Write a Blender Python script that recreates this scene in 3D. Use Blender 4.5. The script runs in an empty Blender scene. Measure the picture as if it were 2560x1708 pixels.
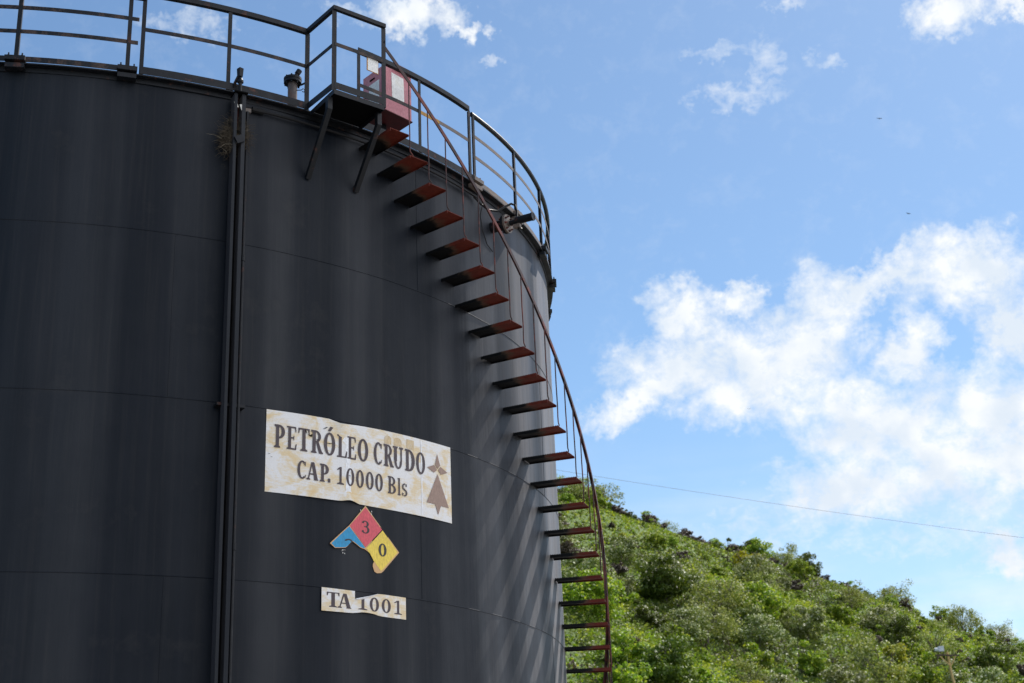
import bpy, math, random
import numpy as np
from mathutils import Vector, Matrix

random.seed(7)
rng = np.random.default_rng(11)
SC = bpy.context.scene
COL = SC.collection
RAD = math.radians

# ------------------------------------------------------------------ camera
cam_d = bpy.data.cameras.new("camera")
cam = bpy.data.objects.new("camera", cam_d)
COL.objects.link(cam)
SC.camera = cam
CAM = Vector((6.393, -20.1526, 2.57))
PITCH, ROLL = 0.36011, -0.039726
fw = Vector((0, math.cos(PITCH), math.sin(PITCH)))
rt = Vector((1, 0, 0))
up = rt.cross(fw)
r2 = rt * math.cos(ROLL) + up * math.sin(ROLL)
u2 = -rt * math.sin(ROLL) + up * math.cos(ROLL)
m = Matrix((r2, u2, -fw)).transposed().to_4x4()
m.translation = CAM
cam.matrix_world = m
cam_d.sensor_width = 36.0
cam_d.lens = 3587.6 / 2560 * 36.0
cam_d.clip_start = 0.1
cam_d.clip_end = 6000
cam_d.dof.use_dof = True
cam_d.dof.focus_distance = 15.5
cam_d.dof.aperture_fstop = 3.2

# ------------------------------------------------------------------ light
SUN_AZ = 56.0      # degrees anticlockwise from +X
SUN_EL = 50.0
SKY_STRENGTH = 0.11
SUN_STRENGTH = 4.6
SC.view_settings.view_transform = 'Standard'
SC.view_settings.look = 'None'
SC.view_settings.exposure = 0.3
SC.view_settings.gamma = 1.0

sd = bpy.data.lights.new("sun", 'SUN')
sd.energy = SUN_STRENGTH
sd.angle = RAD(0.55)
sd.color = (1.0, 0.955, 0.88)
so = bpy.data.objects.new("sun", sd)
COL.objects.link(so)
sv = Vector((math.cos(RAD(SUN_AZ)) * math.cos(RAD(SUN_EL)), math.sin(RAD(SUN_AZ)) * math.cos(RAD(SUN_EL)), math.sin(RAD(SUN_EL))))
so.rotation_euler = sv.to_track_quat('Z', 'Y').to_euler()


class NT:
    """small node-tree helper"""
    def __init__(s, tree):
        s.t = tree
        s.n = tree.nodes
        s.n.clear()

    def node(s, typ, **kw):
        n = s.n.new(typ)
        for k, v in kw.items():
            setattr(n, k, v)
        return n

    def link(s, a, b):
        s.t.links.new(a, b)

    def setin(s, n, i, v):
        if v is None:
            return
        if hasattr(v, 'links') or isinstance(v, bpy.types.NodeSocket):
            s.link(v, n.inputs[i])
        else:
            n.inputs[i].default_value = v

    def math(s, op, a, b=None, c=None, clamp=False):
        n = s.node('ShaderNodeMath', operation=op)
        n.use_clamp = clamp
        s.setin(n, 0, a); s.setin(n, 1, b); s.setin(n, 2, c)
        return n.outputs[0]

    def vmath(s, op, a, b=None):
        n = s.node('ShaderNodeVectorMath', operation=op)
        s.setin(n, 0, a); s.setin(n, 1, b)
        return n

    def noise(s, vec, scale, detail=6, rough=0.55, dist=0.0):
        n = s.node('ShaderNodeTexNoise')
        if vec is not None:
            s.link(vec, n.inputs['Vector'])
        n.inputs['Scale'].default_value = scale
        n.inputs['Detail'].default_value = detail
        n.inputs['Roughness'].default_value = rough
        n.inputs['Distortion'].default_value = dist
        return n.outputs['Fac']

    def map(s, vec, loc=(0, 0, 0), rot=(0, 0, 0), scale=(1, 1, 1), typ='POINT'):
        n = s.node('ShaderNodeMapping', vector_type=typ)
        s.link(vec, n.inputs[0])
        n.inputs['Location'].default_value = loc
        n.inputs['Rotation'].default_value = rot
        n.inputs['Scale'].default_value = scale
        return n.outputs[0]

    def rng(s, v, a, b, c=0.0, d=1.0, smooth=False):
        n = s.node('ShaderNodeMapRange')
        n.interpolation_type = 'SMOOTHSTEP' if smooth else 'LINEAR'
        s.link(v, n.inputs[0])
        for i, x in enumerate((a, b, c, d)):
            n.inputs[i + 1].default_value = x
        return n.outputs[0]

    def mix(s, fac, a, b):
        n = s.node('ShaderNodeMix', data_type='RGBA')
        s.setin(n, 0, fac)
        for i, v in ((6, a), (7, b)):
            if isinstance(v, tuple):
                n.inputs[i].default_value = (v[0], v[1], v[2], 1)
            else:
                s.link(v, n.inputs[i])
        return n.outputs[2]


# ------------------------------------------------------------------ world: physical sky with clouds
W = bpy.data.worlds.new("World")
SC.world = W
W.use_nodes = True
w = NT(W.node_tree)
out = w.node('ShaderNodeOutputWorld')
bg = w.node('ShaderNodeBackground')
sky = w.node('ShaderNodeTexSky')
sky.sky_type = 'NISHITA'
sky.sun_disc = False
sky.sun_elevation = RAD(SUN_EL)
sky.sun_rotation = RAD(90.0 - SUN_AZ)
sky.altitude = 0
sky.air_density = 1.0
sky.dust_density = 0.3
sky.ozone_density = 3.0
tc = w.node('ShaderNodeTexCoord')
d = tc.outputs['Generated']
sep = w.node('ShaderNodeSeparateXYZ')
w.link(d, sep.inputs[0])
az = w.math('MULTIPLY', w.math('ARCTAN2', sep.outputs[0], sep.outputs[1]), 57.2958 * 0.936)
el = w.math('MULTIPLY', w.math('ARCSINE', sep.outputs[2]), 57.2958)
cmb = w.node('ShaderNodeCombineXYZ')
w.link(az, cmb.inputs[0]); w.link(el, cmb.inputs[1])
ang = cmb.outputs[0]
# warp the angle coordinates so that cloud edges are ragged
nz = w.node('ShaderNodeTexNoise')
w.link(ang, nz.inputs['Vector'])
nz.inputs['Scale'].default_value = 0.45
nz.inputs['Detail'].default_value = 7
nz.inputs['Roughness'].default_value = 0.6
off = w.vmath('MULTIPLY', w.vmath('SUBTRACT', nz.outputs['Color'], (0.5, 0.5, 0.5)).outputs[0], (3.4, 2.8, 0)).outputs[0]
nz2 = w.node('ShaderNodeTexNoise')
w.link(ang, nz2.inputs['Vector'])
nz2.inputs['Scale'].default_value = 1.9
nz2.inputs['Detail'].default_value = 8
nz2.inputs['Roughness'].default_value = 0.65
off2 = w.vmath('MULTIPLY', w.vmath('SUBTRACT', nz2.outputs['Color'], (0.5, 0.5, 0.5)).outputs[0], (1.6, 1.6, 0)).outputs[0]
pw = w.vmath('ADD', w.vmath('ADD', w.vmath('ADD', ang, (0, 0.35, 0)).outputs[0], off).outputs[0], off2).outputs[0]
BLOBS = [(6.77, 21.67, 1.31, 1.13, 0), (9.04, 21.97, 0.96, 0.7, 0), (6.58, 19.43, 2.32, 1.39, 0), (4.29, 18.36, 1.6, 0.79, 25),
         (8.93, 19.05, 2.54, 1.71, 0), (12.51, 21.06, 1.35, 1.51, 10), (11.16, 19.5, 2.01, 1.69, 0), (14.46, 22.0, 2.51, 0.75, 22),
         (18.21, 21.9, 2.4, 1.31, -6), (19.2, 19.76, 1.17, 1.28, 0), (15.26, 19.33, 0.94, 1.42, -30), (17.9, 16.7, 2.68, 1.67, 0),
         (13.59, 16.49, 3.24, 1.82, -12), (13.03, 14.33, 3.04, 1.32, 0), (16.52, 14.59, 3.6, 1.78, 0), (20.5, 15.5, 2.2, 3.0, 0),
         (17.7, 11.36, 0.9, 1.11, 0), (-3.7, 33.93, 2.07, 0.67, 0), (-1.44, 33.33, 0.94, 0.37, 0),
         (18.73, 31.9, 1.66, 0.88, 0), (21.34, 31.43, 1.11, 0.46, 0), (16.93, 8.0, 1.1, 0.4, 0)]
THIN = [(10.34, 13.1, 5.0, 1.3, 0), (16.5, 12.2, 5.5, 1.2, 0), (9.2, 31.8, 1.9, 0.35, 0), (11.3, 31.2, 0.9, 0.95, -15), (9.88, 29.93, 1.8, 0.7, 0), (13.93, 30.6, 0.8, 0.35, -35),
        (-13.2, 33.35, 1.83, 0.5, 0), (-6.55, 34.14, 1.12, 0.35, 0), (-0.5, 32.0, 0.5, 0.3, 0), (12.5, 33.2, 0.8, 0.3, 0)]


def blobsum(lst, amp):
    acc = None
    for (u, v, a, b, rot) in lst:
        p = w.map(pw, loc=(u, v, 0), rot=(0, 0, RAD(rot)), scale=(a * 1.25, b * 1.25, 1), typ='TEXTURE')
        ln = w.vmath('LENGTH', p).outputs['Value']
        g = w.rng(ln, 0.0, 1.6, amp, 0.0, smooth=True)
        acc = g if acc is None else w.math('SMOOTH_MAX', acc, g, 0.25)
    return acc


thick = blobsum(BLOBS, 1.0)
thin = blobsum(THIN, 1.0)
fb = w.noise(w.map(ang, scale=(1.0, 1.15, 1)), 0.62, 14, 0.68, 0.2)
fb2 = w.noise(w.map(ang, loc=(5, 3, 0), scale=(1.0, 1.4, 1)), 1.3, 10, 0.68, 0.4)
streak = w.noise(w.map(ang, loc=(9, 1, 0), rot=(0, 0, RAD(-6)), scale=(0.16, 0.8, 1)), 0.7, 6, 0.55)
dens = w.math('MULTIPLY_ADD', thick, 1.66, w.math('MULTIPLY_ADD', fb, 3.3, -1.95))
dens = w.math('MULTIPLY', w.rng(dens, 0.0, 1.25, 0.0, 1.0), w.rng(thick, 0.08, 0.40, 0, 1, smooth=True))
dthin = w.math('MULTIPLY_ADD', thin, 1.0, w.math('MULTIPLY_ADD', fb2, 2.4, -1.65))
dthin = w.math('MULTIPLY', w.rng(dthin, 0.0, 1.2, 0.0, 0.75), w.rng(thin, 0.10, 0.5, 0, 1, smooth=True))
veil = w.math('MULTIPLY', w.rng(streak, 0.36, 0.70, 0.14, 0.55, smooth=True), w.rng(el, 9.0, 18.0, 1.0, 0.0, smooth=True))
dtot = w.math('MAXIMUM', w.math('MAXIMUM', dens, dthin), veil)
shade = w.rng(w.noise(w.map(ang, loc=(2, 7.5, 0)), 0.5, 6, 0.5), 0.35, 0.65, 0.0, 1.0, smooth=True)
ccol = w.mix(shade, (5.7, 6.35, 7.15), (7.3, 7.5, 7.65))
skyc = w.node('ShaderNodeMix', data_type='RGBA', blend_type='MULTIPLY')
skyc.inputs[0].default_value = 1.0
w.link(sky.outputs[0], skyc.inputs[6])
skyc.inputs[7].default_value = (0.91, 1.01, 1.02, 1)
# unseen bright cloud bank added right of the picture to light signs and shell
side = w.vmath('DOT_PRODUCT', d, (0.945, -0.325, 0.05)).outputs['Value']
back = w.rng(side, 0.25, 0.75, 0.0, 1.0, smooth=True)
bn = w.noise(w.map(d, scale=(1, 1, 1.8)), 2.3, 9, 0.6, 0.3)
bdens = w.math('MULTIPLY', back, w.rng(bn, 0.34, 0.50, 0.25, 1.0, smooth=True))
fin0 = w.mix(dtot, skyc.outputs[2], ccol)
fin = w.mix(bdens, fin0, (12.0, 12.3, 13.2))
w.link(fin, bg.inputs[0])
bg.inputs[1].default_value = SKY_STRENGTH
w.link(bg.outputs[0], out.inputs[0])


# ------------------------------------------------------------------ materials
def material(name, build, rough=0.5, metallic=0.0, spec=0.5):
    mt = bpy.data.materials.new(name)
    mt.use_nodes = True
    n = NT(mt.node_tree)
    o = n.node('ShaderNodeOutputMaterial')
    b = n.node('ShaderNodeBsdfPrincipled')
    b.inputs['Roughness'].default_value = rough
    b.inputs['Metallic'].default_value = metallic
    b.inputs['Specular IOR Level'].default_value = spec
    n.link(b.outputs[0], o.inputs[0])
    n.o = o
    n.b = b
    n.obj = n.node('ShaderNodeTexCoord').outputs['Object']
    n.pos = n.node('ShaderNodeNewGeometry').outputs['Position']
    build(n)
    return mt


def bump(n, h, strength, dist):
    bm = n.node('ShaderNodeBump')
    bm.inputs['Strength'].default_value = strength
    bm.inputs['Distance'].default_value = dist
    n.link(h, bm.inputs['Height'])
    n.link(bm.outputs[0], n.b.inputs['Normal'])


def plain(col, var=0.15, scale=9.0):
    def f(n):
        k = n.noise(n.obj, scale, 6, 0.6)
        a = tuple(c * (1 - var) for c in col)
        b = tuple(min(1, c * (1 + var)) for c in col)
        n.link(n.mix(n.rng(k, 0.3, 0.7), a, b), n.b.inputs['Base Color'])
    return f


def shell_mat(n):
    v = n.map(n.obj, scale=(1, 1, 0.05))
    streak = n.noise(v, 3.2, 9, 0.62)
    fine = n.noise(n.map(n.obj, scale=(1, 1, 0.025)), 22, 6, 0.6)
    wide = n.noise(n.map(n.obj, loc=(3, 1, 0), scale=(1, 1, 0.12)), 0.9, 4, 0.5)
    blot = n.noise(n.obj, 1.7, 9, 0.65)
    k = n.math('ADD', n.math('MULTIPLY', streak, 0.55), n.math('MULTIPLY', wide, 0.45))
    c = n.mix(n.rng(k, 0.41, 0.59), (0.003, 0.006, 0.011), (0.010, 0.013, 0.019))
    c = n.mix(n.rng(fine, 0.50, 0.80, 0, 0.22), c, (0.045, 0.042, 0.040))
    c = n.mix(n.rng(blot, 0.60, 0.76, 0, 0.30), c, (0.055, 0.053, 0.05))
    spk = n.node('ShaderNodeTexVoronoi')
    n.link(n.obj, spk.inputs['Vector'])
    spk.inputs['Scale'].default_value = 1.6
    sp2 = n.rng(spk.outputs['Distance'], 0.010, 0.016, 1, 0)
    pick = n.math('GREATER_THAN', n.noise(n.obj, 0.8, 2, 0.5), 0.5)
    c = n.mix(n.math('MULTIPLY', sp2, pick), c, (0.45, 0.44, 0.42))
    n.link(c, n.b.inputs['Base Color'])
    band = n.noise(n.map(n.obj, loc=(7, 2, 0), scale=(1, 1, 0.03)), 1.5, 3, 0.45)
    bd = n.rng(band, 0.36, 0.64, 0, 1, True)
    n.link(n.math('MULTIPLY_ADD', bd, 0.17, 0.14), n.b.inputs['Specular IOR Level'])
    dust = n.math('MULTIPLY', n.math('MULTIPLY_ADD', bd, 0.15, 0.05), n.rng(streak, 0.3, 0.7, 0.7, 1.3))
    n.link(dust, n.b.inputs['Sheen Weight'])
    n.b.inputs['Sheen Roughness'].default_value = 0.42
    n.b.inputs['Sheen Tint'].default_value = (0.92, 0.88, 0.92, 1)
    n.link(n.math('ADD', n.rng(streak, 0.3, 0.7, 0.44, 0.62), n.rng(blot, 0.4, 0.7, -0.04, 0.06)), n.b.inputs['Roughness'])
    bump(n, n.math('ADD', n.noise(n.map(n.obj, scale=(1, 1, 0.10)), 2.4, 5, 0.5), n.math('MULTIPLY', n.noise(n.obj, 9, 8, 0.6), 0.06)), 0.8, 0.018)


def steel_mat(worn, rustc=(0.11, 0.045, 0.03), base=(0.005, 0.006, 0.008)):
    def f(n):
        a = n.noise(n.pos, 7.0, 10, 0.7)
        b = n.noise(n.pos, 28.0, 8, 0.7)
        c = n.mix(n.rng(b, 0.3, 0.7), base, tuple(x * 1.9 for x in base))
        c = n.mix(n.rng(a, 0.62 - worn * 0.3, 0.74 - worn * 0.3, 0, 0.85), c, rustc)
        c = n.mix(n.rng(b, 0.70 - worn * 0.12, 0.80, 0, 0.7), c, (0.16, 0.13, 0.11))
        n.link(c, n.b.inputs['Base Color'])
        n.link(n.rng(a, 0.3, 0.7, 0.38, 0.62), n.b.inputs['Roughness'])
        n.b.inputs['Specular IOR Level'].default_value = 0.28
        bump(n, b, 0.3, 0.003)
    return f


def tread_mat(n):
    sp = n.node('ShaderNodeSeparateXYZ')
    n.link(n.obj, sp.inputs[0])
    x = n.math('SUBTRACT', sp.outputs[0], 6.96)
    oi = n.node('ShaderNodeObjectInfo').outputs['Random']
    cb = n.node('ShaderNodeCombineXYZ')
    n.link(n.math('MULTIPLY', oi, 40.0), cb.inputs[2])
    pv = n.vmath('ADD', n.obj, cb.outputs[0]).outputs[0]
    nz1 = n.noise(pv, 7.0, 6, 0.6)
    x = n.math('ADD', x, n.math('MULTIPLY', n.math('SUBTRACT', nz1, 0.5), 0.34))
    x = n.math('ADD', x, n.math('MULTIPLY', sp.outputs[1], 0.35))
    red = n.mix(n.rng(n.noise(pv, 18, 8, 0.65), 0.3, 0.7), (0.085, 0.014, 0.009), (0.16, 0.028, 0.015))
    c = n.mix(n.rng(x, 0.28, 0.38, 0, 1, True), (0.004, 0.004, 0.0045), (0.09, 0.055, 0.035))
    c = n.mix(n.rng(x, 0.32, 0.46, 0, 1, True), c, red)
    wear = n.rng(n.noise(pv, 45, 8, 0.7), 0.64, 0.72, 0, 0.6)
    c = n.mix(wear, c, (0.10, 0.055, 0.04))
    n.link(c, n.b.inputs['Base Color'])
    n.b.inputs['Specular IOR Level'].default_value = 0.2
    bump(n, n.noise(n.pos, 60, 6, 0.7), 0.4, 0.004)


def rust_mat(n):
    a = n.noise(n.pos, 5.0, 10, 0.72)
    b = n.noise(n.pos, 40.0, 8, 0.7)
    c = n.mix(n.rng(b, 0.35, 0.65), (0.11, 0.024, 0.017), (0.19, 0.045, 0.030))
    c = n.mix(n.rng(a, 0.44, 0.52, 0, 0.9), c, (0.022, 0.014, 0.014))
    n.link(c, n.b.inputs['Base Color'])
    bump(n, b, 0.5, 0.003)


def sign_mat(n):
    a = n.noise(n.map(n.pos, scale=(1, 1, 1.4)), 3.4, 12, 0.66, 0.6)
    b = n.noise(n.map(n.pos, scale=(1, 1, 7)), 9.0, 10, 0.7)
    g = n.noise(n.pos, 90.0, 4, 0.7)
    k = n.math('ADD', n.math('MULTIPLY', a, 0.72), n.math('MULTIPLY', b, 0.28))
    c = n.mix(n.rng(k, 0.455, 0.55), (0.78, 0.77, 0.76), (0.74, 0.61, 0.40))
    c = n.mix(n.rng(k, 0.54, 0.64, 0, 0.8), c, (0.72, 0.50, 0.22))
    c = n.mix(n.rng(g, 0.45, 0.75, 0, 0.25), c, (0.42, 0.38, 0.33))
    c = n.mix(n.rng(n.noise(n.map(n.pos, scale=(1, 1, 9)), 6.0, 8, 0.75), 0.715, 0.73, 0, 0.8), c, (0.03, 0.03, 0.03))
    n.link(c, n.b.inputs['Base Color'])


def worn_print(col, pale=(0.5, 0.45, 0.42), th=0.60):
    def f(n):
        a = n.noise(n.pos, 6.0, 10, 0.7)
        b = n.noise(n.map(n.pos, scale=(1, 1, .4)), 60.0, 6, 0.7)
        c = n.mix(n.rng(b, 0.35, 0.65), tuple(x * .82 for x in col), tuple(x * 1.18 for x in col))
        c = n.mix(n.rng(a, th, th + 0.14, 0, 0.45), c, pale)
        n.link(c, n.b.inputs['Base Color'])
    return f


def leaf_mat(name, c1, c2, rough, spec, trans=0.35):
    mt = bpy.data.materials.new(name)
    mt.use_nodes = True
    n = NT(mt.node_tree)
    o = n.node('ShaderNodeOutputMaterial')
    b = n.node('ShaderNodeBsdfPrincipled')
    t = n.node('ShaderNodeBsdfTranslucent')
    mx = n.node('ShaderNodeMixShader')
    obj = n.node('ShaderNodeTexCoord').outputs['Object']
    oi = n.node('ShaderNodeObjectInfo').outputs['Random']
    k = n.noise(obj, 1.1, 5, 0.7)
    k2 = n.noise(obj, 9.0, 3, 0.7)
    kk = n.math('ADD', n.math('MULTIPLY', k, 0.6), n.math('MULTIPLY', k2, 0.4))
    c = n.mix(n.rng(kk, 0.38, 0.62), c1, c2)
    hs = n.node('ShaderNodeHueSaturation')
    n.link(c, hs.inputs['Color'])
    n.link(n.rng(oi, 0, 1, 0.475, 0.505), hs.inputs['Hue'])
    n.link(n.rng(oi, 0, 1, 0.75, 1.25), hs.inputs['Value'])
    n.link(hs.outputs[0], b.inputs['Base Color'])
    tcol = n.mix(0.5, hs.outputs[0], (c2[0] * 1.3, c2[1] * 1.2, c2[2] * 0.5))
    n.link(tcol, t.inputs[0])
    b.inputs['Roughness'].default_value = rough
    b.inputs['Specular IOR Level'].default_value = spec
    mx.inputs[0].default_value = trans
    n.link(b.outputs[0], mx.inputs[1]); n.link(t.outputs[0], mx.inputs[2])
    n.link(mx.outputs[0], o.inputs[0])
    return mt


M = {}
M['shell'] = material('black_tank_paint', shell_mat, 0.42, 0.0, 0.35)
M['steel'] = material('black_painted_steel', steel_mat(0.15), 0.45)
M['steel_worn'] = material('worn_black_steel', steel_mat(0.5, (0.075, 0.048, 0.037)), 0.45)
M['steel_bare'] = material('weathered_grey_steel', steel_mat(0.5, (0.19, 0.14, 0.11), (0.10, 0.085, 0.075)), 0.5)
M['dark'] = material('near_black_paint', plain((0.003, 0.003, 0.0035)), 0.7, 0.0, 0.08)
M['tread'] = material('oversprayed_tread_paint', tread_mat, 0.55)
M['rust'] = material('rusty_red_primer', rust_mat, 0.6)
M['yellow'] = material('ochre_paint', plain((0.42, 0.22, 0.03), 0.3), 0.6)
M['pink'] = material('faded_red_paint', worn_print((0.52, 0.20, 0.23), (0.58, 0.31, 0.32), 0.5), 0.6)
M['redbottom'] = material('dark_red_paint', worn_print((0.13, 0.012, 0.014), (0.03, 0.01, 0.01), 0.45), 0.6)
M['white'] = material('white_sticker', worn_print((0.80, 0.80, 0.77), (0.55, 0.47, 0.3), 0.58), 0.5)
M['orange'] = material('orange_edge_paint', plain((0.50, 0.24, 0.05)), 0.6)
M['sign'] = material('weathered_white_vinyl', sign_mat, 0.55)
M['whitevinyl'] = material('white_vinyl', worn_print((0.80, 0.80, 0.81), (0.6, 0.52, 0.38), 0.6), 0.5)
M['tan'] = material('tan_adhesive', worn_print((0.60, 0.46, 0.27), (0.6, 0.58, 0.52), 0.5), 0.6)
M['ink'] = material('faded_dark_ink', worn_print((0.050, 0.032, 0.038), (0.20, 0.17, 0.18), 0.58), 0.5)
M['inkblack'] = material('black_ink', worn_print((0.02, 0.02, 0.022), (0.05, 0.05, 0.05), 0.6), 0.5)
M['emblem'] = material('brown_emblem_ink', worn_print((0.30, 0.20, 0.155), (0.42, 0.34, 0.28), 0.62), 0.55)
M['red'] = material('faded_red_ink', worn_print((0.62, 0.075, 0.10), (0.62, 0.22, 0.2), 0.58), 0.45)
M['blue'] = material('faded_blue_ink', worn_print((0.004, 0.26, 0.50), (0.03, 0.15, 0.28), 0.55), 0.45)
M['yel'] = material('faded_yellow_ink', worn_print((0.78, 0.58, 0.07), (0.6, 0.42, 0.12), 0.55), 0.45)
M['orangeink'] = material('orange_border_ink', plain((0.60, 0.36, 0.16)), 0.5)
M['paper'] = material('torn_white_paper', plain((0.7, 0.68, 0.62)), 0.6)
M['twig'] = material('dry_twig', plain((0.06, 0.044, 0.026), 0.6, 30), 0.8)
M['straw'] = material('pale_straw', plain((0.20, 0.17, 0.12), 0.4, 30), 0.8)
M['bark'] = material('grey_brown_bark', plain((0.13, 0.11, 0.09), 0.5, 6), 0.85)
M['pole'] = material('yellow_wood_pole', plain((0.46, 0.32, 0.13), 0.25, 6), 0.8)
M['armwood'] = material('dark_wood_arm', plain((0.07, 0.045, 0.04), 0.25, 6), 0.8)
M['palegrey'] = material('pale_galvanised_steel', plain((0.50, 0.54, 0.62), 0.2, 6), 0.4)
M['cable'] = material('dark_cable', plain((0.18, 0.19, 0.21)), 0.6)
M['bird'] = material('dark_feathers', plain((0.03, 0.03, 0.035)), 0.8)
M['greypipe'] = material('weathered_vent_pipe', steel_mat(0.4, (0.16, 0.10, 0.075), (0.09, 0.075, 0.07)), 0.5)
M['rubber'] = material('black_rubber', plain((0.008, 0.008, 0.009)), 0.55, 0.0, 0.25)
LEAF = {
    'bright': leaf_mat('bright_green_leaves', (0.075, 0.16, 0.010), (0.20, 0.34, 0.02), 0.55, 0.4, 0.45),
    'bright_pale': leaf_mat('yellowish_new_leaves', (0.20, 0.30, 0.02), (0.38, 0.46, 0.06), 0.55, 0.4, 0.45),
    'silver': leaf_mat('silvery_green_leaves', (0.075, 0.12, 0.014), (0.20, 0.27, 0.045), 0.6, 0.5, 0.25),
    'silver_pale': leaf_mat('pale_glint_undersides', (0.34, 0.39, 0.20), (0.52, 0.56, 0.38), 0.6, 0.4, 0.25),  # pale turned leaves, with the whitish leaf glints put into the colour
    'brown': leaf_mat('brown_purple_leaves', (0.050, 0.042, 0.030), (0.135, 0.105, 0.075), 0.6, 0.4, 0.15),
    'dark': leaf_mat('dark_green_leaves', (0.040, 0.075, 0.009), (0.12, 0.18, 0.018), 0.55, 0.4, 0.3),
    'yellow': leaf_mat('yellow_green_leaves', (0.16, 0.20, 0.012), (0.40, 0.42, 0.03), 0.55, 0.4, 0.45),
    'olive': leaf_mat('olive_green_leaves', (0.08, 0.13, 0.018), (0.21, 0.27, 0.05), 0.6, 0.4, 0.35),
    'olive_pale': leaf_mat('pale_olive_leaves', (0.30, 0.36, 0.10), (0.46, 0.50, 0.22), 0.6, 0.4, 0.3),
}


def hill_mat(n):
    a = n.noise(n.pos, 0.10, 8, 0.6)
    b = n.noise(n.pos, 1.5, 8, 0.7)
    c = n.mix(n.rng(b, 0.3, 0.7), (0.05, 0.10, 0.012), (0.14, 0.22, 0.025))
    c = n.mix(n.rng(a, 0.55, 0.7, 0, 0.6), c, (0.13, 0.10, 0.07))
    n.link(c, n.b.inputs['Base Color'])
    bump(n, b, 1.0, 0.3)


M['hill'] = material('grassy_hillside', hill_mat, 0.9)
M['ground'] = material('pale_concrete_ground', plain((0.215, 0.205, 0.19), 0.2, 0.7), 0.9)

# ------------------------------------------------------------------ mesh helpers
R = 6.96
RIM = 10.95


def C3(ph, r, z):
    a = RAD(ph)
    return Vector((r * math.cos(a), r * math.sin(a), z))


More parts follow.
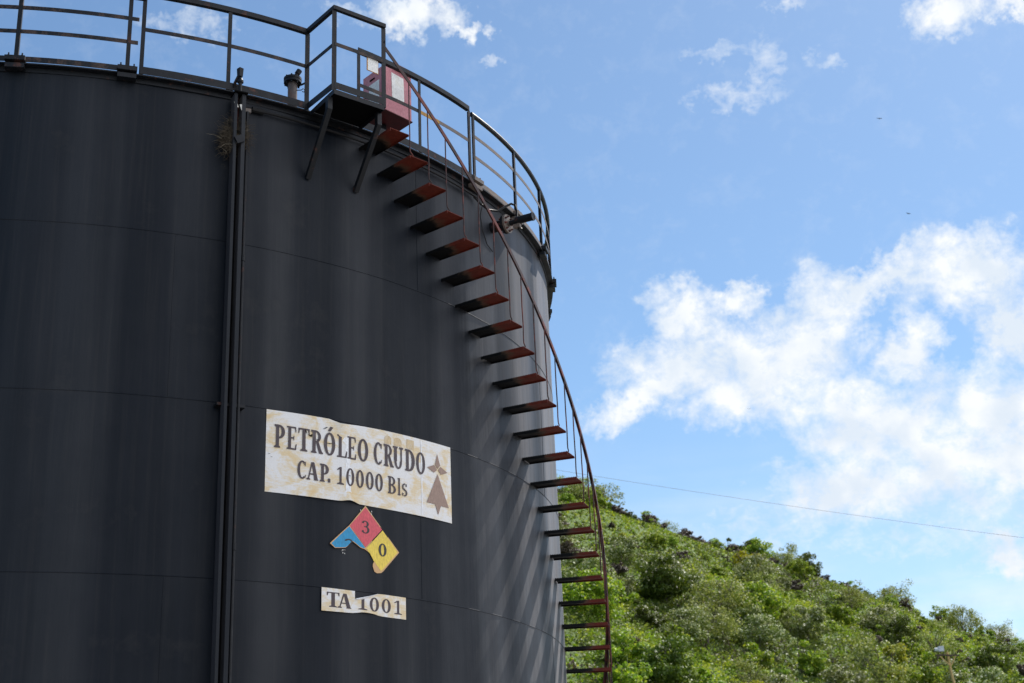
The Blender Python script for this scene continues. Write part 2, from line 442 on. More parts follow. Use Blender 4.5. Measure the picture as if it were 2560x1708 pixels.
class MB:
    def __init__(s):
        s.v = []
        s.f = []
        s.mi = []
        s.cur = 0

    def add(s, vs, fs):
        o = len(s.v)
        s.v += [tuple(p) for p in vs]
        for f in fs:
            s.f.append(tuple(o + i for i in f))
            s.mi.append(s.cur)

    def hexa(s, p):  # 8 points: bottom 4 ccw, top 4 ccw
        s.add(p, [(0, 3, 2, 1), (4, 5, 6, 7), (0, 1, 5, 4), (1, 2, 6, 5), (2, 3, 7, 6), (3, 0, 4, 7)])
        return s

    def box(s, c, sx, sy, sz, ax=Vector((1, 0, 0)), ay=Vector((0, 1, 0)), az=Vector((0, 0, 1))):
        c = Vector(c)
        P = []
        for k in (-.5, .5):
            for i, j in ((-.5, -.5), (.5, -.5), (.5, .5), (-.5, .5)):
                P.append(c + ax * sx * i + ay * sy * j + az * sz * k)
        return s.hexa(P)

    def bar(s, a, b, w_, h, upv=Vector((0, 0, 1))):
        a = Vector(a); b = Vector(b)
        d_ = (b - a).normalized()
        side = d_.cross(upv)
        if side.length < 1e-4:
            side = d_.cross(Vector((1, 0, 0)))
        side.normalize()
        u_ = side.cross(d_)
        P = []
        for q in (a, b):
            for i, j in ((-.5, -.5), (.5, -.5), (.5, .5), (-.5, .5)):
                P.append(q + side * w_ * i + u_ * h * j)
        return s.hexa(P)

    def sweep(s, frames, prof, closed=False):
        """frames: list of (origin, x, y); prof: list of 2D points"""
        n = len(prof)
        vs = []
        for o, x, y in frames:
            for (a, b) in prof:
                vs.append(o + x * a + y * b)
        fs = []
        L = len(frames)
        for i in range(L if closed else L - 1):
            j = (i + 1) % L
            for k in range(n):
                k2 = (k + 1) % n
                fs.append((i * n + k, i * n + k2, j * n + k2, j * n + k))
        if not closed:
            fs.append(tuple(reversed(range(n))))
            fs.append(tuple((L - 1) * n + k for k in range(n)))
        s.add(vs, fs)
        return s

    def arc(s, ph0, ph1, r, z, prof, step=1.5, dz=0.0):
        """profile in (radial, vertical) swept along an arc of the tank; z rises by dz over the arc"""
        full = abs(ph1 - ph0) >= 359.9
        N = max(2, int(abs(ph1 - ph0) / step) + 1)
        fr = []
        for i in range(N):
            t = i / (N if full else N - 1)
            ph = ph0 + (ph1 - ph0) * t
            a = RAD(ph)
            rad = Vector((math.cos(a), math.sin(a), 0))
            fr.append((rad * r + Vector((0, 0, z + dz * t)), rad, Vector((0, 0, 1))))
        return s.sweep(fr, prof, full)

    def tube(s, pts, rad, n=8, r_end=None):
        pts = [Vector(p) for p in pts]
        fr = []
        L = len(pts)
        ux = None
        rr = []
        for i, p in enumerate(pts):
            d_ = (pts[min(i + 1, L - 1)] - pts[max(i - 1, 0)]).normalized()
            if ux is None:
                ux = d_.orthogonal().normalized()
            else:
                ux = (ux - d_ * ux.dot(d_)).normalized()
            uy = d_.cross(ux)
            k = 1.0 if r_end is None else 1 + (r_end / rad - 1) * i / (L - 1)
            fr.append((p, ux * k, uy * k))
        prof = [(rad * math.cos(2 * math.pi * k / n), rad * math.sin(2 * math.pi * k / n)) for k in range(n)]
        return s.sweep(fr, prof)

    def lathe(s, o, axis, prof, n=20):
        """prof: list of (distance along the axis, radius)"""
        axis = Vector(axis).normalized()
        ux = axis.orthogonal().normalized()
        uy = axis.cross(ux)
        o = Vector(o)
        vs = []
        for (h, r) in prof:
            for k in range(n):
                a = 2 * math.pi * k / n
                vs.append(o + axis * h + (ux * math.cos(a) + uy * math.sin(a)) * max(r, 1e-4))
        fs = []
        for i in range(len(prof) - 1):
            for k in range(n):
                k2 = (k + 1) % n
                fs.append((i * n + k, i * n + k2, (i + 1) * n + k2, (i + 1) * n + k))
        fs.append(tuple(reversed(range(n))))
        fs.append(tuple((len(prof) - 1) * n + k for k in range(n)))
        s.add(vs, fs)
        return s

    def build(s, name, mat, parent=None, smooth=False, local=None):
        me = bpy.data.meshes.new(name)
        vs = s.v
        if parent is not None and local is None:
            inv = parent.matrix_basis.inverted()
            vs = [tuple(inv @ Vector(p)) for p in vs]
        me.from_pydata(vs, [], s.f)
        mats = mat if isinstance(mat, (list, tuple)) else [mat]
        for k in mats:
            me.materials.append(k)
        if len(mats) > 1:
            me.polygons.foreach_set('material_index', s.mi)
        if smooth:
            me.polygons.foreach_set('use_smooth', [True] * len(me.polygons))
            try:
                me.set_sharp_from_angle(angle=RAD(35))
            except Exception:
                pass
        me.update()
        o = bpy.data.objects.new(name, me)
        COL.objects.link(o)
        o.parent = parent
        return o


def thing(name, label, cat, loc=(0, 0, 0), rz=0.0, group=None):
    o = bpy.data.objects.new(name, None)
    o.empty_display_size = 0.2
    COL.objects.link(o)
    o.location = loc
    o.rotation_euler = (0, 0, rz)
    o.matrix_basis = Matrix.Translation(Vector(loc)) @ Matrix.Rotation(rz, 4, 'Z')
    o['label'] = label
    o['category'] = cat
    if group:
        o['group'] = group
    return o


def tag(o, label, cat, group=None):
    o['label'] = label
    o['category'] = cat
    if group:
        o['group'] = group
    return o


# ------------------------------------------------------------------ ground and hill
g = MB()
g.add([(-3000, -3000, 0), (3000, -3000, 0), (3000, 3000, 0), (-3000, 3000, 0)], [(0, 1, 2, 3)])
o = g.build('ground', M['ground'])
o['kind'] = 'structure'

_hw = [(rng.uniform(.03, .14), rng.uniform(.03, .14), rng.uniform(0, 6.28), rng.uniform(0.3, 1.0)) for _ in range(8)]


def hill_z(x, y):
    """height of the hillside at offsets x (right) and y (forward) from the camera foot"""
    H = 56.5 - 0.42 * (x - 5) + 3.0 * np.sin(np.clip((x - 5) / 64.0, 0, 1) * np.pi) + np.interp(x, [-100, 5, 26, 40, 53, 66, 90], [-1, -.8, -1.8, -1.3, -.6, 2.5, 6])
    H = np.minimum(H, 75)
    yc = 200.0
    z = np.where(y < yc, H - 0.40 * (yc - y), H - 0.25 * (y - yc))
    z = z - 2.2 * np.exp(-((y - yc) / 9.0) ** 2)
    for a, b, c, k in _hw:
        z = z + k * np.sin(a * x + b * y + c) * 0.6
    return 0.5 * (z + np.sqrt(z * z + 16)) - 1.2


nx, ny = 120, 130
X, Y = np.meshgrid(np.linspace(-120, 190, nx), np.linspace(60, 420, ny))
Z = hill_z(X, Y)
vv = np.stack([X + CAM.x, Y + CAM.y, Z], -1).reshape(-1, 3)
ff = []
for j in range(ny - 1):
    for i in range(nx - 1):
        q = j * nx + i
        ff.append((q, q + 1, q + nx + 1, q + nx))
me = bpy.data.meshes.new('hill')
me.from_pydata(vv.tolist(), [], ff)
me.polygons.foreach_set('use_smooth', [True] * len(ff))
me.materials.append(M['hill'])
o = bpy.data.objects.new('hill', me)
COL.objects.link(o)
o['kind'] = 'structure'


# ------------------------------------------------------------------ vegetation
def np_mesh(name, V, F, mats, mi=None):
    """fast mesh of quads"""
    me = bpy.data.meshes.new(name)
    n = len(F)
    me.vertices.add(len(V))
    me.vertices.foreach_set('co', np.asarray(V, dtype=np.float32).ravel())
    me.loops.add(n * 4)
    me.loops.foreach_set('vertex_index', np.asarray(F, dtype=np.int32).ravel())
    me.polygons.add(n)
    me.polygons.foreach_set('loop_start', np.arange(0, n * 4, 4, dtype=np.int32))
    me.polygons.foreach_set('loop_total', np.full(n, 4, dtype=np.int32))
    for k in mats:
        me.materials.append(k)
    if mi is not None:
        me.polygons.foreach_set('material_index', np.asarray(mi, dtype=np.int32))
    me.update(calc_edges=True)
    me.validate()
    return me


def leaf_quads(P, Nrm, size, rg):
    """diamond leaves at P facing about Nrm"""
    n = len(P)
    Nn = Nrm + rg.normal(0, 0.55, (n, 3))
    Nn /= np.linalg.norm(Nn, axis=1)[:, None]
    A = np.cross(Nn, rg.normal(0, 1, (n, 3)))
    A /= np.linalg.norm(A, axis=1)[:, None]
    B = np.cross(Nn, A)
    s = size * rg.uniform(0.6, 1.3, (n, 1))
    lift = Nn * s * 0.18
    V = np.stack([P - A * s * .5, P - B * s * .30 + lift, P + A * s * .5, P + B * s * .30 + lift], 1).reshape(-1, 3)
    F = np.arange(n * 4).reshape(n, 4)
    return V, F


def crown_mesh(name, mat, w_, h, base, nblob, nleaf, size, seed, ragged=0.35, fill=0.25):
    rg = np.random.default_rng(seed)
    P = []
    Nn = []
    nblob = int(nblob * 1.9)
    lob = rg.uniform(0, 6.28, 3)
    for i in range(nblob):
        a = rg.uniform(0, 6.283)
        wob = 1 + .25 * math.sin(2 * a + lob[0]) + .18 * math.sin(3 * a + lob[1])
        rr = w_ * 0.5 * math.sqrt(rg.uniform(0, 1)) * wob
        hz = base * .6 + (h - base * .6) * (0.08 + 0.95 * rg.uniform(0, 1) ** .8 * max(.15, 1 - (rr / (w_ * .62)) ** 2 * 0.7) * rg.uniform(.75, 1.25))
        c = np.array([rr * math.cos(a), rr * math.sin(a), hz])
        br = w_ * rg.uniform(0.06, 0.17)
        k = max(10, int(1.35 * nleaf / nblob * (br / (w_ * .12)) ** 1.5))
        dv = rg.normal(0, 1, (k, 3))
        dv /= np.linalg.norm(dv, axis=1)[:, None]
        dv[:, 2] = dv[:, 2] * 0.55 + 0.12
        rad = br * (1 + rg.normal(0, ragged * 0.5, (k, 1)))
        P.append(c + dv * rad)
        Nn.append(dv * 0.7 + np.array([0, 0, 0.6]))
    k = int(nleaf * fill * .4)
    dv = rg.normal(0, 1, (k, 3))
    dv /= np.linalg.norm(dv, axis=1)[:, None]
    rad = rg.uniform(0.3, 1.05, (k, 1))
    P.append(dv * rad * np.array([w_ * .5, w_ * .5, (h - base) * .5]) + np.array([0, 0, (h + base) * .5]))
    Nn.append(dv + np.array([0, 0, 0.5]))
    P = np.concatenate(P)
    Nn = np.concatenate(Nn)
    V, F = leaf_quads(P, Nn, size * 1.02, rg)
    mats = mat if isinstance(mat, list) else [mat]
    return np_mesh(name, V, F, mats, (rg.uniform(0, 1, len(F)) < .28).astype(int) if len(mats) > 1 else None)


def trunk_mesh(name, h, spread, nlimb, r0, seed):
    rd = random.Random(seed)
    b = MB()
    top = Vector((rd.uniform(-.2, .2), rd.uniform(-.2, .2), h * .45))
    b.tube([Vector((0, 0, -0.6)), top * 0.5 + Vector((rd.uniform(-.1, .1), 0, 0)), top], r0, 7, r0 * .7)
    for i in range(nlimb):
        a = 6.283 * i / nlimb + rd.uniform(-.5, .5)
        e = Vector((math.cos(a) * spread * rd.uniform(.5, 1), math.sin(a) * spread * rd.uniform(.5, 1), h * rd.uniform(.75, 1.0)))
        st = top * rd.uniform(.45, 1)
        mid = st.lerp(e, .5) + Vector((rd.uniform(-.2, .2), rd.uniform(-.2, .2), rd.uniform(0, .3)))
        b.tube([st, mid, e], r0 * .5, 5, r0 * .12)
        for q in range(3):
            s2 = mid.lerp(e, rd.uniform(0, .7))
            e2 = s2 + Vector((rd.uniform(-.7, .7), rd.uniform(-.7, .7), rd.uniform(.1, .8))) * spread * .45
            b.tube([s2, (s2 + e2) * .5 + Vector((0, 0, .06)), e2], r0 * .2, 4, r0 * .07)
    me = bpy.data.meshes.new(name)
    me.from_pydata(b.v, [], b.f)
    me.materials.append(M['bark'])
    return me


KINDS = {}
for kd, specs in {
    'bright': [(3.4, 2.6, .2, 16, 1900, .26, 1), (2.6, 2.2, .2, 12, 1300, .25, 2), (4.2, 3.4, .4, 22, 2600, .27, 3)],
    'silver': [(3.8, 3.0, .5, 20, 2300, .24, 4), (4.8, 3.8, .8, 26, 3000, .25, 5)],
    'brown': [(3.0, 2.1, .3, 14, 1700, .25, 6), (2.2, 1.7, .2, 10, 1100, .24, 7)],
    'dark': [(3.4, 2.8, .2, 14, 2300, .25, 8), (4.6, 3.6, .5, 20, 3000, .27, 9)],
    'yellow': [(2.8, 2.2, .3, 12, 1400, .24, 10)],
    'olive': [(5.6, 4.8, 1.4, 30, 2300, .22, 12), (4.4, 3.9, 1.2, 22, 1700, .22, 13)],
}.items():
    KINDS[kd] = []
    for (w_, h, base, nb, nl, sz, seed) in specs:
        cm = crown_mesh(kd + '_crown', [LEAF[kd], LEAF[kd + '_pale']] if kd + '_pale' in LEAF else LEAF[kd], w_, h, base, nb, nl, sz, seed, .55 if kd == 'olive' else .35, .10 if kd == 'olive' else .25)
        tm = trunk_mesh(kd + '_trunk', h, w_ * .45, 9 if kd == 'olive' else 5, .13 if kd == 'olive' else .08, seed)
        KINDS[kd].append((cm, tm, w_))

ZLAB = {
    ('bright', 0): 'bright green leafy shrub low on the hillside among the silvery ones',
    ('bright', 1): 'bright green shrub halfway up the hillside scrub',
    ('bright', 2): 'green shrub near the top of the hill',
    ('silver', 0): 'silvery glossy-leaved shrub low on the hillside',
    ('silver', 1): 'silvery green shrub with shining leaves halfway up the hillside',
    ('silver', 2): 'silvery green shrub near the top of the hill',
    ('brown', 0): 'dull brown shrub low among green bushes on the hillside',
    ('brown', 1): 'dark brown-purple shrub halfway up the green hillside',
    ('brown', 2): 'dark brown-purple shrub on the crest of the hill against the sky',
    ('dark', 0): 'dense dark green bush low on the hillside',
    ('dark', 1): 'dense dark green bush halfway up the hillside',
    ('dark', 2): 'dark green bush standing near the hill crest',
    ('yellow', 0): 'yellow-green shrub low on the hillside',
    ('yellow', 1): 'yellow-green shrub halfway up the hillside',
    ('yellow', 2): 'yellow-green shrub near the top of the hill',
    ('olive', 0): 'open olive-green small tree with pale limbs low on the hillside',
    ('olive', 1): 'open olive-green small tree with grey limbs halfway up the hillside',
    ('olive', 2): 'thin-leaved small tree near the hill crest',
}


def project(p):
    v = Vector(p) - CAM
    dd = v.dot(fw)
    return (0.5 + 3587.6 / 2560 * v.dot(r2) / dd, 0.5 - 3587.6 / 1708 * v.dot(u2) / dd, dd)


def plant(x, y, kd, sc, zone, vi=None, label=None, sink=0.25):
    cm, tm, w_ = random.choice(KINDS[kd]) if vi is None else KINDS[kd][vi]
    z = float(hill_z(np.array(x), np.array(y)))
    nm = 'small_tree' if kd == 'olive' else 'shrub'
    t = thing(nm, label or ZLAB[(kd, zone)], 'tree' if kd == 'olive' else 'shrub', (CAM.x + x, CAM.y + y, z - sink * sc), random.uniform(0, 6.28),
              None if label else ('small trees' if kd == 'olive' else kd + ' shrubs') + ' ' + ('low on the slope', 'halfway up the slope', 'near the hill crest')[zone])
    s = sc * random.uniform(.92, 1.08)
    t.scale = (s, s, s * random.uniform(.85, 1.2))
    for nm2, me_ in (('crown', cm), ('trunk', tm)):
        c = bpy.data.objects.new(nm2, me_)
        COL.objects.link(c)
        c.parent = t
    return t


placed = []
tries = 0
rp = random.Random(5)
while len(placed) < 288 and tries < 60000:
    tries += 1
    y = rp.uniform(192, 204) if tries < 500 else rp.uniform(90, 196)
    x = rp.uniform(0.0, 84)
    z = float(hill_z(np.array(x), np.array(y)))
    px, py, dd = project((CAM.x + x, CAM.y + y, z + 1.2))
    if px < 0.535 or px > 1.03 or py > 1.035:
        continue
    t = (y - 104) / 96.0
    crest_el = max(math.atan2(float(hill_z(np.array(x / y * q), np.array(q * 1.0))) - CAM.z, q) for q in (180, 190, 196, 200, 204))
    # grassy clearing on the upper left of the slope
    clear = (x - (6 + (y - 150) * .35)) ** 2 / 130 + (y - 178) ** 2 / 260 < 1
    md = 2.35 if not clear else 5.0
    if y > 190:
        md = 1.75
    if any((x - a) ** 2 + (y - b) ** 2 * .8 < (md * k) ** 2 for a, b, k in placed):
        continue
    zone = 0 if t < .42 else (1 if t < .8 else 2)
    if zone == 0:
        kd = rp.choices(['bright', 'silver', 'olive', 'dark', 'yellow', 'brown'], [44, 26, 9, 12, 6, 3])[0]
    elif zone == 1:
        kd = rp.choices(['bright', 'silver', 'olive', 'dark', 'yellow', 'brown'], [32, 28, 11, 8, 7, 14])[0]
    else:
        kd = rp.choices(['bright', 'silver', 'olive', 'dark', 'yellow', 'brown'], [18, 6, 5, 22, 4, 45])[0]
    sc = rp.uniform(.55, 1.2) * (0.85 if kd == 'olive' else 1.0)
    if zone == 2:
        sc *= .95
    if clear:
        sc *= .6
    top_el = math.atan2(z + 2.9 * sc - CAM.z, y)
    if y < 190 and top_el > crest_el - .002:
        sc *= .6
        kd = 'brown' if rp.random() < .4 else 'bright'
    if y >= 190:
        kd = rp.choices(['brown', 'bright', 'dark', 'olive'], [62, 16, 14, 8] if x > 18 else [25, 45, 20, 10])[0]
    if clear and kd in ('dark', 'silver'):
        kd = 'bright'
    placed.append((x, y, sc))
    plant(x, y, kd, sc, zone)

# singled-out trees and bushes
plant(9.0, 200, 'bright', 1.25, 2, 2, 'leafy bright green tree on the crest nearest the black tank')
plant(56.5, 172, 'dark', .75, 1, 0, 'round dark green bush with pale yellowish top in the middle of the right-hand slope')
plant(27.5, 172, 'yellow', 1.5, 1, 0, 'large yellow-green bush below the brown shrubs left of the middle of the slope')
plant(19.0, 138, 'olive', 1.25, 0, 0, 'broad open tree with forked grey limbs beside the staircase handrail')
plant(30.0, 124, 'olive', 1.2, 0, 1, 'wide bare-limbed tree left of the utility pole')

# grass and low weeds between the shrubs: one uncountable mass
def in_view(gx, gy, gz, lo=.53, hi=1.03, bottom=1.04):
    vx, vy, vz = gx, gy, gz - CAM.z
    dd = vy * fw.y + vz * fw.z
    pxx = 0.5 + 3587.6 / 2560 * (vx * r2.x + vy * r2.y + vz * r2.z) / dd
    pyy = 0.5 - 3587.6 / 1708 * (vx * u2.x + vy * u2.y + vz * u2.z) / dd
    return (pxx > lo) & (pxx < hi) & (pyy < bottom)


gx = rng.uniform(-2, 90, 120000)
gy = rng.uniform(88, 212, 120000)
gz = hill_z(gx, gy)
ok = in_view(gx, gy, gz)
gx, gy, gz = gx[ok][:40000], gy[ok][:40000], gz[ok][:40000]
P = [np.stack([gx + CAM.x, gy + CAM.y, gz + rng.uniform(0.0, .45, len(gx))], -1)]
mi = [rng.choice([0, 1, 1, 3], len(gx))]
# knee-high and waist-high clumps of mixed weeds
cx = rng.uniform(-2, 90, 40000)
cy = rng.uniform(88, 206, 40000)
ok = in_view(cx, cy, hill_z(cx, cy))
cx, cy = cx[ok][:6500], cy[ok][:6500]
open_ = ((cx - (6 + (cy - 150) * .35)) ** 2 / 130 + (cy - 178) ** 2 / 260) < 1
cr = rng.uniform(.3, 1.0, len(cx)) ** 1.3 * 1.1 * np.where(open_, .36, 1.0)
k = 24
dv = rng.normal(0, 1, (len(cx), k, 3))
dv /= np.linalg.norm(dv, axis=2)[..., None]
dv[..., 2] = np.abs(dv[..., 2]) * 1.1
dv *= rng.uniform(.55, 1.1, (len(cx), k, 1)) * cr[:, None, None]
bx = cx[:, None] + dv[..., 0]
by = cy[:, None] + dv[..., 1]
bz = hill_z(bx, by) + dv[..., 2]
P.append(np.stack([bx + CAM.x, by + CAM.y, bz], -1).reshape(-1, 3))
patch = np.sin(cx * .21 + cy * .09 + 1) + np.sin(cx * .11 - cy * .17) + rng.normal(0, .5, len(cx))
pal = np.where(patch > .7, rng.choice([0, 3, 3, 0], len(cx)), np.where(patch > -.5, rng.choice([0, 1, 4, 2], len(cx)), rng.choice([2, 1, 5, 4, 2], len(cx))))
mi.append(np.repeat(pal, k))
P = np.concatenate(P)
mi = np.concatenate(mi)
Nn = np.tile(np.array([0, -.3, .6]), (len(P), 1)) + rng.normal(0, .5, (len(P), 3))
V, F = leaf_quads(P, Nn, 0.29, rng)
me = np_mesh('ground_cover', V, F, [LEAF['bright'], LEAF['olive'], LEAF['dark'], LEAF['bright_pale'], LEAF['silver'], LEAF['brown']], mi)
o = bpy.data.objects.new('ground_cover', me)
COL.objects.link(o)
o['kind'] = 'stuff'
tag(o, 'grass and low weeds covering the hillside between the shrubs', 'ground cover')

# ------------------------------------------------------------------ the tank
tank = thing('storage_tank', 'huge black cylindrical steel oil tank filling the left half', 'storage tank', (0, 0, 0))
NP, = (540,)
zs = [0.0]
COURSES = [0.0, 1.83, 3.66, 5.49, 7.318, 9.147, 10.95]
wv = [(rng.integers(8, 34), rng.uniform(0, 6.28), rng.uniform(.0018, .0042), rng.uniform(-.25, .25)) for _ in range(7)] + \
     [(rng.integers(34, 90), rng.uniform(0, 6.28), rng.uniform(.0004, .0010), rng.uniform(-.2, .2)) for _ in range(9)]
rows = []
for k in range(6):
    a, b = COURSES[k], COURSES[k + 1]
    if k:
        rows += [(a + .0045, 0.0)]
    else:
        rows += [(a, 0.0)]
    for t in (.004, .009, .04, .12, .25, .4, .55, .7, .83, .93, .97, .991, .9945):
        rows.append((a + (b - a) * t, 0.0))
    if k < 5:
        rows += [(b - .004, 0.0), (b - .003, .0042), (b + .003, .0042)]
    else:
        rows += [(b, 0.0)]
PH = np.linspace(0, 2 * np.pi, NP, endpoint=False)
V = []
for (z, e) in rows:
    dr = np.zeros(NP)
    for (fq, p0, amp, kz) in wv:
        dr += amp * np.sin(fq * PH + p0 + kz * z)
    # plates peak inwards a little at each girth seam
    dist = min(abs(z - c) for c in COURSES[1:6])
    dr = dr * min(1, .35 + dist / .5) - .0010 * math.exp(-(dist / .10) ** 2) + e
    rr = R - .004 + dr
    V.append(np.stack([rr * np.cos(PH), rr * np.sin(PH), np.full(NP, z)], -1))
V = np.concatenate(V)
i = np.arange(NP)
F = np.concatenate([np.stack([j * NP + i, j * NP + (i + 1) % NP, (j + 1) * NP + (i + 1) % NP, (j + 1) * NP + i], -1) for j in range(len(rows) - 1)])
me = np_mesh('shell', V, F, [M['shell']])
me.polygons.foreach_set('use_smooth', [True] * len(F))
shell = bpy.data.objects.new('shell', me)
COL.objects.link(shell)
shell.parent = tank
# vertical seams, one bead to each plate joint
SEAMS = {5: -40.3, 4: -14.2, 3: -40.33, 2: -13.8, 1: -40.3, 0: -14}
for k, p0 in SEAMS.items():
    for q in range(7):
        b = MB()
        ph = p0 + q * 360 / 7
        wdeg = .05
        pts = []
        N = 24
        for t in range(N + 1):
            z = COURSES[k] + .01 + (COURSES[k + 1] - COURSES[k] - .02) * t / N
            dr = sum(amp * math.sin(fq * RAD(ph) + p0_ + kz * z) for (fq, p0_, amp, kz) in wv)
            dist = min(abs(z - c) for c in COURSES[1:6])
            dr = dr * min(1, .35 + dist / .5) - .0010 * math.exp(-(dist / .10) ** 2)
            rr = R - .0035 + dr
            pts.append((C3(ph, rr, z), Vector((math.cos(RAD(ph)), math.sin(RAD(ph)), 0)), Vector((-math.sin(RAD(ph)), math.cos(RAD(ph)), 0))))
        b.sweep(pts, [(-.004, -.006), (.0028, -.003), (.0028, .003), (-.004, .006)])
        b.build('seam', M['shell'], tank)
# rim angle
b = MB()
b.arc(-180, 180, R, 0, [(-.02, 10.94), (.086, 10.94), (.086, 10.955), (-.02, 10.955)], 1.0)
b.arc(-180, 180, R, 0, [(.0, 10.885), (.012, 10.885), (.012, 10.9385), (.0, 10.9385)], 1.0)
b.build('rim', M['steel'], tank)
b = MB()
N = 72
b.add([(0, 0, 11.3)] + [tuple(C3(i * 5, R - .025, 10.957)) for i in range(N)], [(0, 1 + i, 1 + (i + 1) % N) for i in range(N)])
b.build('roof', M['steel'], tank, True)

# small weld scars and lugs on the shell (lug behind each)
for ph, z in ((-80.2, 10.86), (-66.4, 10.87)):
    pass

# ------------------------------------------------------------------ railings
RR = R + .075


def L_prof(a, t=.006):
    """angle-iron profile, outer corner at +x +y"""
    return [(-a, 0), (0, 0), (0, -a), (-t, -a), (-t, -t), (-a, -t)]


def post(parent, ph, r, z0, z1, a=.045, mat='steel'):
    b = MB()
    rad = Vector((math.cos(RAD(ph)), math.sin(RAD(ph)), 0))
    tan = Vector((-rad.y, rad.x, 0))
    fr = [(C3(ph, r, z0) + tan * a * .5, rad, tan), (C3(ph, r, z1) + tan * a * .5, rad, tan)]
    b.sweep(fr, L_prof(a))
    return b.build('post', M[mat], parent)


def post_xy(parent, p, z0, z1, dirx, a=.058, mat='steel'):
    b = MB()
    dx = Vector(dirx).normalized()
    dy = Vector((-dx.y, dx.x, 0))
    fr = [(Vector((p[0], p[1], z0)) + dy * a * .5, dx, dy), (Vector((p[0], p[1], z1)) + dy * a * .5, dx, dy)]
    b.sweep(fr, L_prof(a))
    return b.build('post', M[mat], parent)


# the older welded railing with the landing
P3 = C3(-53.95, RR, 0)
P4 = Vector((4.515, -6.145, 0))
P5 = Vector((5.035, -5.735, 0))
Q = C3(-48.2, RR, 0)
rail = thing('guard_railing', 'black welded guard railing with two rails left of the landing', 'railing', tuple(C3(-61, RR, 10.96)))
for ph in (-69.5, -61.7):
    post(rail, ph, RR, 10.957, 11.985)
b = MB().arc(-69.75, -53.85, RR, 12.0, [(-.045, -.02), (.008, -.02), (.008, .04), (-.002, .04), (-.002, -.012), (-.045, -.012)])
b.build('top_rail', M['steel'], rail)
b = MB().arc(-69.5, -53.85, RR - .012, 11.512, [(0, 0), (.006, 0), (.006, .048), (0, .048)])
b.build('mid_rail', M['steel_worn'], rail)
b = MB().arc(-69.6, -53.85, RR + .012, 10.957, [(0, 0), (.006, 0), (.006, .092), (0, .092)])
b.build('toe_plate', M['steel'], rail)

railR = thing('guard_railing', 'black welded guard railing behind the head of the stairs, with an ochre patch', 'railing', tuple(C3(-40, RR, 10.96)))
for ph in (-48.2, -40.3, -32.2):
    post(railR, ph, RR, 10.957, 11.985)
b = MB().arc(-48.3, -32.2, RR, 12.0, [(-.045, -.02), (.008, -.02), (.008, .04), (-.002, .04), (-.002, -.012), (-.045, -.012)])
b.build('top_rail', M['steel'], railR)
b = MB().arc(-48.2, -40.2, RR - .012, 11.512, [(0, 0), (.006, 0), (.006, .048), (0, .048)])
b.build('mid_rail', M['steel_worn'], railR)
b = MB().arc(-40.2, -37.3, RR - .012, 11.512, [(0, 0), (.006, 0), (.006, .048), (0, .048)])
o = b.build('mid_rail', M['yellow'], railR)
o['label'] = 'ochre-painted stretch of the middle rail'
b = MB().arc(-37.3, -32.2, RR - .012, 11.512, [(0, 0), (.006, 0), (.006, .048), (0, .048)])
b.build('mid_rail', M['steel_bare'], railR)
b = MB().arc(-48.2, -32.0, RR + .012, 10.957, [(0, 0), (.006, 0), (.006, .092), (0, .092)])
b.build('toe_plate', M['steel'], railR)


def modular(name, label, ph0, ph1, posts, bare, group=None):
    t = thing(name, label, 'railing', tuple(C3((ph0 + ph1) / 2, RR, 10.96)), 0, group)
    for ph in posts:
        post(t, ph, RR, 10.99, 11.96, .045, 'steel')
        b = MB()
        rad = Vector((math.cos(RAD(ph)), math.sin(RAD(ph)), 0))
        tan = Vector((-rad.y, rad.x, 0))
        b.box(C3(ph, RR + .01, 10.985), .11, .21, .052, rad, tan)
        b.box(C3(ph, RR + .0, 10.905), .085, .20, .052, rad, tan)
        for sgn in (-1, 1):
            b.lathe(C3(ph, RR + .03, 11.011) + tan * sgn * .07, (0, 0, 1), [(0, .018), (.016, .018), (.016, .009), (.045, .009)], 6)
        b.build('clamp', M['steel_bare'] if bare and ph < -15 else M['steel'], t)
    b = MB().arc(ph0, ph1, RR - .02, 11.965, [(.032 * math.cos(q * .785), .032 * math.sin(q * .785)) for q in range(8)])
    b.build('top_rail', M['steel'], t, True)
    mm = 'steel_bare' if bare else 'steel_worn'
    for z in (11.628, 11.328):
        b = MB().arc(ph0, ph1, RR - .012, z, [(0, 0), (.006, 0), (.006, .048), (0, .048)])
        b.build('mid_rail', M[mm], t)
    b = MB().arc(ph0, ph1, RR - .012, 10.975, [(0, 0), (.006, 0), (.006, .066), (0, .066)])
    b.build('toe_rail', M[mm], t)
    return t


modular('bolted_railing', 'bolted guard railing with two middle rails at the upper left corner', -130, -69.9, (-130, -120, -110, -99.5, -89.8, -80.1, -70.7), False)
modular('bolted_railing', 'bolted guard railing with weathered pale rails curving away round the right of the tank', -31.6, 60, (-31.4, -21.9, -11.8, -1.8, 8, 18, 28, 38, 48, 58), True)
b = MB()
b.bar(C3(-70.8, RR, 11.93), C3(-69.45, RR, 11.93), .04, .05)
tag(b.build('rail_link', M['steel']), 'short black bar joining the two railings at the top edge of the picture', 'bar')

# ------------------------------------------------------------------ landing platform
plat = thing('landing_platform', 'black steel landing with corner railing at the top of the stairs', 'platform', (4.6, -5.7, 10.95))
mid = (P3 + P4 + P5 + Q) / 4
b = MB()
zf = 10.945


def quadbox(b, pts, z0, z1):
    P = [Vector((p.x, p.y, z0)) for p in pts] + [Vector((p.x, p.y, z1)) for p in pts]
    b.hexa(P)


i3 = C3(-53.6, R + .101, 0)
iq = C3(-48.3, R + .101, 0)
quadbox(b, [i3, P4 * .996, P5 * .996, iq], zf - .005, zf + .003)
b.build('floor', M['dark'], plat)
